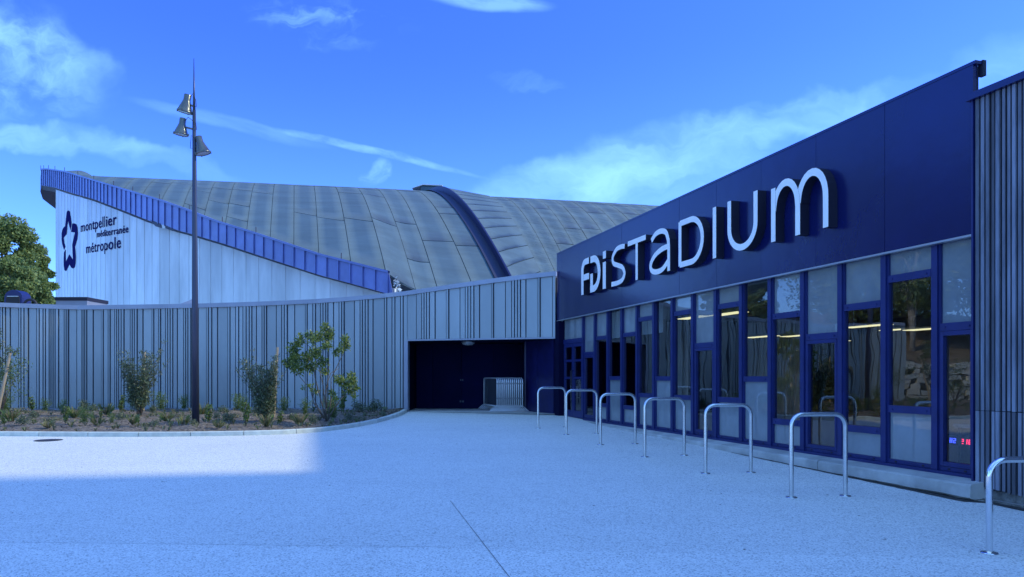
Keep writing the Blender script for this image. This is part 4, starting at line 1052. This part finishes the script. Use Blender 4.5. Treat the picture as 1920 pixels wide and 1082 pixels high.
for pts_ in ([(612, 790), (608, 760), (606, 720), (600, 690), (580, 650), (562, 640)], [(612, 790), (610, 750), (612, 700), (615, 660), (612, 625)], [(614, 790), (620, 750), (621, 710), (640, 665), (648, 645)],
             [(608, 785), (588, 755), (580, 730), (560, 708), (548, 690)], [(610, 785), (598, 770), (588, 748), (586, 730)], [(614, 788), (625, 768), (640, 745), (655, 735), (668, 740)], [(612, 790), (590, 710), (585, 690), (575, 665)],
             [(612, 765), (612, 730), (622, 700), (634, 690)], [(618, 780), (630, 760), (632, 748)]):
    stems.append([P_(x, y, .1 * i * rng.uniform(-1, 1), lb) for i, (x, y) in enumerate(pts_)])
bush('laurel_shrub', 'tall open glossy green shrub with bare lower stems before the clad wall', 'shrub', lb, stems, clumps, 4600, .080, [M['laurel'], M['laurel'], M['laurel_young']], M['bark'], None, 2.4, .018, .3)
# edge plant at the left
b0_px, b0_py = 8, 782; lb = base_at(-12, 790); b0_px, b0_py = -12, 790
cl_px = [(18, 655, 6), (25, 662, 5), (12, 664, 6), (3, 640, 9), (0, 628, 8), (-8, 650, 12), (20, 688, 6), (12, 692, 5), (4, 700, 6), (-12, 620, 14), (-10, 680, 14), (28, 657, 4), (2, 676, 6), (-30, 640, 20), (-30, 690, 20)]
bush('young_tree', 'young leafy tree leaning in at the left edge of the bed', 'tree', lb, [[P_(x, y, 0, lb) for x, y in q] for q in ([(-12, 790), (-10, 740), (-6, 700), (10, 670), (26, 658)], [(-12, 790), (-10, 730), (-4, 705), (22, 688)], [(-12, 790), (-14, 720), (-10, 660), (-2, 625)])],
     [(P_(x, y, rng.uniform(-.1, .1), lb), r_ * lb[1] / FP) for x, y, r_ in cl_px], 1300, .07, [M['sage'], M['laurel']], M['bark'], None, 2.4, .016)
def stake(px0, py0, px1, py1, label, Y):
    a_, b_ = W(px0, py0, Y), W(px1, py1, Y); o = MB().tube([a_, a_.lerp(b_, .5), b_], [.038, .036, .033], 9).build('stake', M['stake']); 
    tag(o, label, 'stake', 'timber plant stakes')
stake(513, 782, 520, 651, 'round timber stake leaning out of the bush right of the lamp post', base_at(505, 786)[1] + .1)
stake(-8, 790, 19, 662, 'round timber stake leaning beside the plant at the left edge', base_at(-5, 790)[1])
stake(268, 770, 271, 660, 'timber stake hidden in the bush left of the lamp post', base_at(262, 779)[1] + .15)

# low plants in the bed
def low_plant(kind):
    r_ = empty('low_plant')
    if kind == 0:     # soft green feathery
        n = 420; P = []
        for i in range(60):
            a_ = rng.uniform(0, 6.28); q = rng.uniform(0, .16); e = (math.cos(a_) * q, math.sin(a_) * q, rng.uniform(.18, .36)); P += [((e[0] * t, e[1] * t, e[2] * t), .02) for t in (.3, .6, .9, 1)]
        leaves([p[0] for p in P], [(.03, .03, .03)] * len(P), 1000, .035, [M['green']], 'foliage', r_, 4, .8)
    elif kind == 1:   # silver rounded
        leaves([(0, 0, .09), (.07, .03, .07), (-.07, 0, .08), (0, .05, .14)], [(.10, .10, .08)] * 4, 500, .035, [M['sage'], M['olive']], 'foliage', r_, 2.5, .3)
    elif kind == 2:   # dry grass tuft
        V4_ = []
        for i in range(110):
            a_ = rng.uniform(0, 6.28); q = rng.uniform(.03, .2); h_ = rng.uniform(.1, .26); x, y = math.cos(a_) * q, math.sin(a_) * q
            V4_.append([(x * .2 - .003, y * .2, 0), (x * .2 + .004, y * .2, 0), (x * .7 + .003, y * .7, h_ * .8), (x, y, h_)])
        quads_np('foliage', np.array(V4_), [M['dry'], M['green']], r_, rng.integers(0, 2, len(V4_)))
    elif kind == 3:   # small broad-leaved sprig
        st = MB()
        P = []
        for i in range(6):
            a_ = rng.uniform(0, 6.28); q = rng.uniform(.03, .12); h_ = rng.uniform(.15, .34); st.tube([(0, 0, 0), (math.cos(a_) * q * .5, math.sin(a_) * q * .5, h_ * .5), (math.cos(a_) * q, math.sin(a_) * q, h_)], .004, 4)
            P += [(math.cos(a_) * q * t, math.sin(a_) * q * t, h_ * t) for t in (.4, .6, .8, 1)]
        st.build('stems', M['bark'], r_); leaves(P, [(.04, .04, .04)] * len(P), 190, .05, [M['laurel'], M['green']], 'foliage', r_, 2.0, .3)
    else:             # brown-green mat
        leaves([(0, 0, .04), (.15, .03, .03), (-.14, 0, .03)], [(.14, .10, .05)] * 3, 420, .035, [M['dry'], M['sage']], 'foliage', r_, 3, .3)
    return r_
protos = [low_plant(k) for k in (0, 1, 2, 3, 4, 0, 1, 2)]
kindof = [0, 1, 2, 3, 4, 0, 1, 2]; usedp = [False] * 8
kl_names = {0: 'feathery', 1: 'silvery', 2: 'straw coloured', 3: 'broad leaved', 4: 'brown'}
placed = [(118, 780, 0, .8), (42, 798, 1, 1), (122, 797, 3, .9), (158, 796, 5, 1), (12, 775, 0, 1.2), (64, 785, 1, .9), (85, 772, 5, .9), (30, 772, 4, 1.2), (175, 772, 1, 1), (200, 778, 2, 1), (228, 790, 1, .8), (225, 775, 3, 1), (160, 770, 6, 1.1), (182, 798, 7, .8),
          (302, 772, 0, 1.3), (312, 790, 2, .9), (335, 782, 4, 1), (345, 770, 5, 1), (285, 775, 6, .9), (392, 797, 3, 1), (378, 778, 2, 1), (420, 775, 6, 1), (425, 795, 1, 1), (455, 777, 0, 1.1), (445, 772, 0, 1.0), (460, 800, 3, 1.1), (440, 785, 4, 1), (525, 798, 3, .8), (480, 778, 1, 1),
          (533, 774, 0, 1.0), (562, 796, 2, 1), (572, 781, 5, 1.1), (588, 795, 1, .8), (625, 790, 0, 1.1), (640, 776, 3, 1.2), (618, 780, 0, 1.3), (675, 774, 6, 1.4), (702, 772, 6, 1.5), (654, 790, 1, .7), (668, 786, 4, .8), (720, 782, 6, .6), (250, 796, 2, .7), (270, 800, 4, .8), (345, 797, 7, .8), (365, 800, 1, .6),
          (20, 790, 2, 1), (100, 790, 4, 1), (140, 783, 2, 1), (210, 795, 0, .5), (8, 800, 3, .7), (90, 803, 7, .7), (290, 800, 6, .6), (410, 803, 7, .7), (500, 800, 2, .8), (545, 788, 6, .7), (60, 775, 3, 1.0), (190, 785, 3, .6), (405, 786, 1, .8), (510, 775, 5, .7)]
cols_ = []
for i, (px, py, k, s_) in enumerate(placed):
    if usedp[k]: o = copy_tree(protos[k])
    else: o = protos[k]; usedp[k] = True
    b = base_at(px, py); b = (b[0], min(b[1], 21.6), b[2]); o.location = b; o.rotation_euler = (0, 0, rng.uniform(0, 6.28)); o.scale = (s_, s_, s_ * rng.uniform(.85, 1.2))
    side = 'at the left edge' if px < 60 else 'well left of the bush' if px < 150 else 'just left of the bush' if px < 255 else 'between bush and lamp post' if px < 365 else 'between lamp post and staked bush' if px < 495 else 'near the glossy shrub' if px < 660 else 'at the right tip of the bed'
    rowp = 'against the wall' if py < 777 else 'in mid bed' if py < 792 else 'by the kerb'
    o.scale = tuple(q * 1.22 for q in o.scale)
    tag(o, '%s plant %s, %s' % (kl_names[kindof[k]], side, rowp), 'plant', 'low %s plants %s %s' % (kl_names[kindof[k]], side, rowp))
same = {}
for o in [q for q in sc.collection.objects if q.name.startswith('low_plant') and q.parent is None and 'label' in q]: same.setdefault(o['label'], []).append(o)
for lab_, os_ in same.items():
    os_.sort(key=lambda q: q.location.x / max(1, q.location.y))
    if len(os_) == 2: names_ = ['left of two', 'right of two']
    elif len(os_) == 3: names_ = ['left of three', 'middle of three', 'right of three']
    else: continue
    for q, nm in zip(os_, names_): q['label'] = lab_ + ', ' + nm
for k, u in enumerate(usedp):
    if not u:
        for ch in list(protos[k].children): bpy.data.objects.remove(ch)
        bpy.data.objects.remove(protos[k])

# ------------------------------------------------------------------ lamp post
lb = base_at(367, 796); Yl = lb[1]; k = Yl / FP
LP = tag(empty('lamp_post', (lb[0], Yl, lb[2] - .02)), 'tall tapered dark lamp post with three floodlights rising from the bed', 'lamp post')
Hl = (796 - 108) * k; lx = -(367 - 363.5) * k
def lp_(py): q = (796 - py) * k; return (lx * q / Hl, 0, q)
MB().tube([lp_(797), lp_(560), lp_(400), lp_(300), lp_(205)], [6.7 * k, 5.6 * k, 4.4 * k, 3.7 * k, 3.0 * k], 20).build('pole', M['pole_paint'], LP, True)
MB().tube([lp_(204.5), lp_(170), lp_(108)], [2.6 * k, 1.7 * k, .5 * k], 12).build('spike', M['pole_paint'], LP, True)
MB().lathe([(8.5 * k, 0), (8.5 * k, .03), (6.8 * k, .035)], 20).build('base_collar', M['pole_paint'], LP, True)
def flood(cx, cy, tilt, yaw, sc_=1.0):
    c = Vector(((cx - 367) * k, 0, (796 - cy) * k)); Mx = Matrix.Translation(c) @ Matrix.Rotation(R(yaw), 4, 'Z') @ Matrix.Rotation(R(tilt), 4, 'Y')
    S_ = .012 * .92 * sc_
    fl = MB().lathe([(r_ * S_, z * S_) for r_, z in [(0, 20), (6.5, 20), (7, 19.5), (7, 8), (7.5, 7), (8.6, 3), (12, -6), (14.2, -13), (15.2, -14), (15.6, -15.5), (15.2, -17), (14.0, -17)]], 24, Mx).build('floodlight', M['lamp_paint'], LP, True)
    MB().lathe([(0, -15.8 * S_), (8 * S_, -16.0 * S_), (13.9 * S_, -16.4 * S_)], 24, Mx).build('lens', M['lens'], fl, True)
    q = MB()
    for a_ in (0, 90, 180, 270): q.lathe([(0, -12 * S_), (1.3 * S_, -12 * S_), (1.3 * S_, -17.5 * S_), (0, -17.5 * S_)], 8, Mx @ Matrix.Translation((15.6 * S_ * math.cos(R(a_ + 20)), 15.6 * S_ * math.sin(R(a_ + 20)), 0)))
    q.build('clips', M['lamp_paint'], fl)
    att = Vector(lp_(cy + 4)); side = Mx @ Vector((0, 0, 2 * S_))
    MB().tube([att, side], .022, 8).build('bracket', M['lamp_paint'], fl)
    top = Mx @ Vector((0, 0, 19 * S_)); sgn = 1 if cx < 367 else -1
    MB().tube([top + Vector((sgn * .05, 0, -.05)), top + Vector((sgn * .14, -.05, .02)), Vector(lp_(cy - 6)) + Vector((sgn * .06, -.05, 0)), att + Vector((sgn * .07, -.04, -.02)), att], .007, 5).build('cable', M['int_dark'], fl)
flood(349, 194, 14, -20); flood(341, 237, 8, -10, .92); flood(377, 272, -16, 15, .98)

# ------------------------------------------------------------------ cycle hoops
hr_ = .90
def hoop(px_l, py_l, px_r, py_r, hpx, label, m_, w=None, hgt=hr_):
    Yg = lambda py: (EYE * FP) / (py - HY + .018 * FP)
    Ya, Yb = Yg(py_l), Yg(py_r); A = Vector(((px_l - CX) / FP * Ya, Ya, gz(Ya))); B = Vector(((px_r - CX) / FP * Yb, Yb, gz(Yb)))
    if w: B = A + (B - A).normalized() * w
    d_ = B - A; L_ = math.hypot(d_.x, d_.y); r_ = empty('bicycle_stand', A, math.atan2(d_.y, d_.x)); rb = .13; dzB = B.z - A.z
    pth = [(0, 0, 0), (0, 0, hgt - rb)] + [(rb - rb * math.cos(R(q)), 0, hgt - rb + rb * math.sin(R(q))) for q in range(12, 91, 13)] + [(L_ - rb + rb * math.sin(R(q)), 0, hgt - rb + rb * math.cos(R(q))) for q in range(0, 91, 13)] + [(L_, 0, hgt - rb), (L_, 0, dzB)]
    MB().tube(pth, .0245, 16, False).build('hoop', m_, r_, True)
    for x, z in ((0, 0), (L_, dzB)):
        q = MB().lathe([(.0, .007), (.058, .007), (.062, .002), (.062, 0)], 24, Matrix.Translation((x, 0, z + .001))); q.build('foot_plate', m_, r_, True)
    return tag(r_, label, 'bicycle stand', 'steel bicycle stands along the windows')
hoop(1009, 803, 1060, 801, 76, 'farthest steel hoop stand, nearest the dark side wall', M['steel'])
hoop(1062, 815, 1119, 813, 82, 'second farthest steel hoop stand, before the glass door', M['steel'])
hoop(1126, 834, 1191, 832, 94, 'third steel hoop stand counted from the far end', M['steel'])
hoop(1209, 857, 1283, 854, 110, 'middle steel hoop stand of the row of seven', M['steel'])
hoop(1323, 888, 1408, 886, 129, 'third nearest steel hoop stand, under the letter I', M['steel'])
hoop(1484, 933, 1585, 930, 156, 'second nearest steel hoop stand, whole in view', M['steel'])
hoop(1855, 1037, 2010, 1034, 175, 'nearest shiny steel hoop stand cut by the right picture edge', M['chrome'], .62, .715)

# ------------------------------------------------------------------ trees, bank and stone wall to the left (seen over the wall and in the glass)
def tree(x, y, z, h_, rw, label, mats, trunkm, n=7000, leaf=.34, crown0=.25, group=None, lean=.03):
    r_ = empty('tree', (x, y, z)); tr = MB(); top = Vector((lean * h_, rng.uniform(-.3, .3), h_ * .92))
    tr.tube([(0, 0, 0), top * .3 + Vector((rng.uniform(-.2, .2), 0, 0)), top * .6, top], [h_ * .022, h_ * .017, h_ * .011, h_ * .003], 7)
    cl_ = []; 
    for i in range(int(26 + h_ * 1.5)):
        q = crown0 + (1 - crown0) * (i + rng.random()) / (26 + h_ * 1.5); prof = math.sin(math.pi * min(1, max(.06, (1 - q) / (1 - crown0)) ** .75 * .9 + .02)) ** .7
        a_ = rng.uniform(0, 6.28); rr = rw * prof * rng.uniform(.35, .95); c = top * q / .92 + Vector((math.cos(a_) * rr, math.sin(a_) * rr, rng.uniform(-.3, .3)))
        cl_.append((tuple(c), rw * rng.uniform(.28, .50) * (1.25 if crown0 < .1 else 1))); 
        if i % 2 == 0: s0_ = top * max(.12, q - .15); tr.tube([s0_, s0_.lerp(c, .5) + Vector((0, 0, .1)), c], [h_ * .007, h_ * .005, h_ * .002], 4)
    tr.build('trunk', trunkm, r_, True)
    leaves([c[0] for c in cl_], [(c[1], c[1], c[1] * .75) for c in cl_], n, leaf, mats, 'crown', r_, 1.7, .2)
    return tag(r_, label, 'tree', group)
TL = [M['tree_leaf'], M['tree_leaf'], M['tree_dark']]
def tpx(px, top, Y, rwpx, label, n=9000, leaf=.34):
    h_ = EYE + (HY - top) / FP * Y; tree((px - CX) / FP * Y, Y, 0, h_, rwpx / FP * Y, label, TL, M['bark'], n, leaf, .04, 'trees beyond the clad wall', 0.0)
tpx(12, 412, 36, 50, 'tallest sunlit green tree at the left picture edge', 60000, .15)
tpx(56, 448, 37, 32, 'middle sunlit tree between the tallest tree and the white gable', 45000, .15)
tpx(88, 480, 38, 17, 'lowest tree touching the left corner of the white gable', 30000, .15)
tpx(-50, 400, 36, 52, 'tree beyond the left picture edge behind the wall', 15000, .2)
tpx(38, 500, 33, 40, 'bushy low tree in front of the taller trees by the roof vent', 34000, .14)
tpx(72, 514, 34, 26, 'bushy low tree beside the white gable foot', 28000, .14)
# bank
bk = MB(); v = []; f = []; path = [(-15.5, 25.5), (-18, 23), (-22, 20.6), (-27, 17.5), (-33, 12.5), (-40, 5)]
offs = [(0, 0), (.2, 1.5), (2.5, 1.9), (6, 3.4), (12, 5.0), (30, 6.0)]
for i, (x, y) in enumerate(path):
    for o, z in offs: v.append((x - o * .62 , y + o * .78, gz(y) + z + (rng.uniform(-.15, .15) if o > 1 else 0)))
k6 = len(offs)
for i in range(len(path) - 1):
    for j in range(k6 - 1): f.append((i * k6 + j, (i + 1) * k6 + j, (i + 1) * k6 + j + 1, i * k6 + j + 1))
tag(bk.add(v, f).build('bank', M['bank']), 'brown earth bank rising left of the clad wall', kind='structure')
RW = tag(empty('stone_wall'), 'dry stone retaining wall at the foot of the bank, seen mirrored in the windows', 'wall')
def rock(sx, sy, sz):
    v = []
    for a_ in (-1, 1):
        for b_ in (-1, 1):
            for c in (-1, 1): v.append((a_ * sx / 2 * rng.uniform(.8, 1), b_ * sy / 2 * rng.uniform(.8, 1), c * sz / 2 * rng.uniform(.8, 1)))
    return MB().add(v, [(0, 1, 3, 2), (4, 6, 7, 5), (0, 4, 5, 1), (2, 3, 7, 6), (0, 2, 6, 4), (1, 5, 7, 3)]).mesh('stone', M['stone'])
rocks = [rock(rng.uniform(.35, .75), .4, rng.uniform(.2, .28)) for _ in range(10)]
PA = np.array(path); pl = np.concatenate([[0], np.cumsum(np.hypot(*np.diff(PA, axis=0).T))])
for row in range(7):
    a = rng.uniform(0, .4)
    while a < pl[-1] - 6 and True:
        x, y = float(np.interp(a, pl, PA[:, 0])), float(np.interp(a, pl, PA[:, 1])); o = link('stone', rocks[rng.integers(0, 10)], RW)
        dx_ = float(np.interp(a + .3, pl, PA[:, 0])) - x; dy_ = float(np.interp(a + .3, pl, PA[:, 1])) - y
        o.location = (x + .12 + rng.uniform(-.05, .05), y - .15, gz(y) + .12 + row * .23); o.rotation_euler = (rng.uniform(-.1, .1), rng.uniform(-.08, .08), math.atan2(dy_, dx_) + rng.uniform(-.1, .1))
        a += rng.uniform(.55, .8)
for i, (x, y, h_, rw) in enumerate([(-24.5, 28, 9, 2.6), (-23, 24, 10, 2.8), (-27, 22, 9, 2.6), (-31, 18, 10, 3), (-31, 34, 13, 3.4), (-29, 29, 12, 3.3), (-36, 22, 13, 3.6), (-38, 14, 11, 3.2), (-42, 8, 12, 3.6), (-26.5, 26, 10, 3.2), (-34, 26, 13, 4), (-30, 22, 10, 3), (-36, 17, 11, 3.2)]):
    tree(x, y, gz(y) + 1.8, h_, rw, ['tree with pale trunk on the bank, close to the end of the clad wall', 'pale trunked tree on the bank above the stone wall', 'third pale trunked tree along the bank', 'broad tree on the bank farther left', 'tall tree at the back of the bank near the arena', 'tall tree at the back of the bank', 'tall tree high on the far left bank', 'tree on the bank toward the viewer side', 'last tree on the left bank', 'leafy tree wedged between the pale trunks of the bank', 'broad dark tree behind the bank trees', 'dense tree halfway up the bank', 'dense tree on the near half of the bank'][i], TL, M['pale_bark'], 9000, .24, .28, 'trees on the bank mirrored in the windows', .06 * (-1) ** i)
for i, (x, y) in enumerate([(-13.5, 19.5), (-16, 18.5), (-18.5, 18), (-21, 17), (-24.5, 15.5)]):
    c = [(rng.uniform(-.4, .4), rng.uniform(-.4, .4), rng.uniform(.3, 1.5)) for _ in range(14)]
    bush('mirrored_bush', ['dark bush in the bed just left of the picture', 'second dark bush out to the left in the bed', 'third dark bush out to the left in the bed', 'fourth dark bush out to the left in the bed', 'last dark bush out to the left in the bed'][i], 'bush', (x, y, gz(y) + .05), [[(0, 0, 0), (c_[0] * .5, c_[1] * .5, c_[2] * .6), c_] for c_ in c[:6]], [(q, .3) for q in c], 1300, .07, [M['green'], M['olive']], M['bark'], 'bushes of the bed mirrored in the windows')
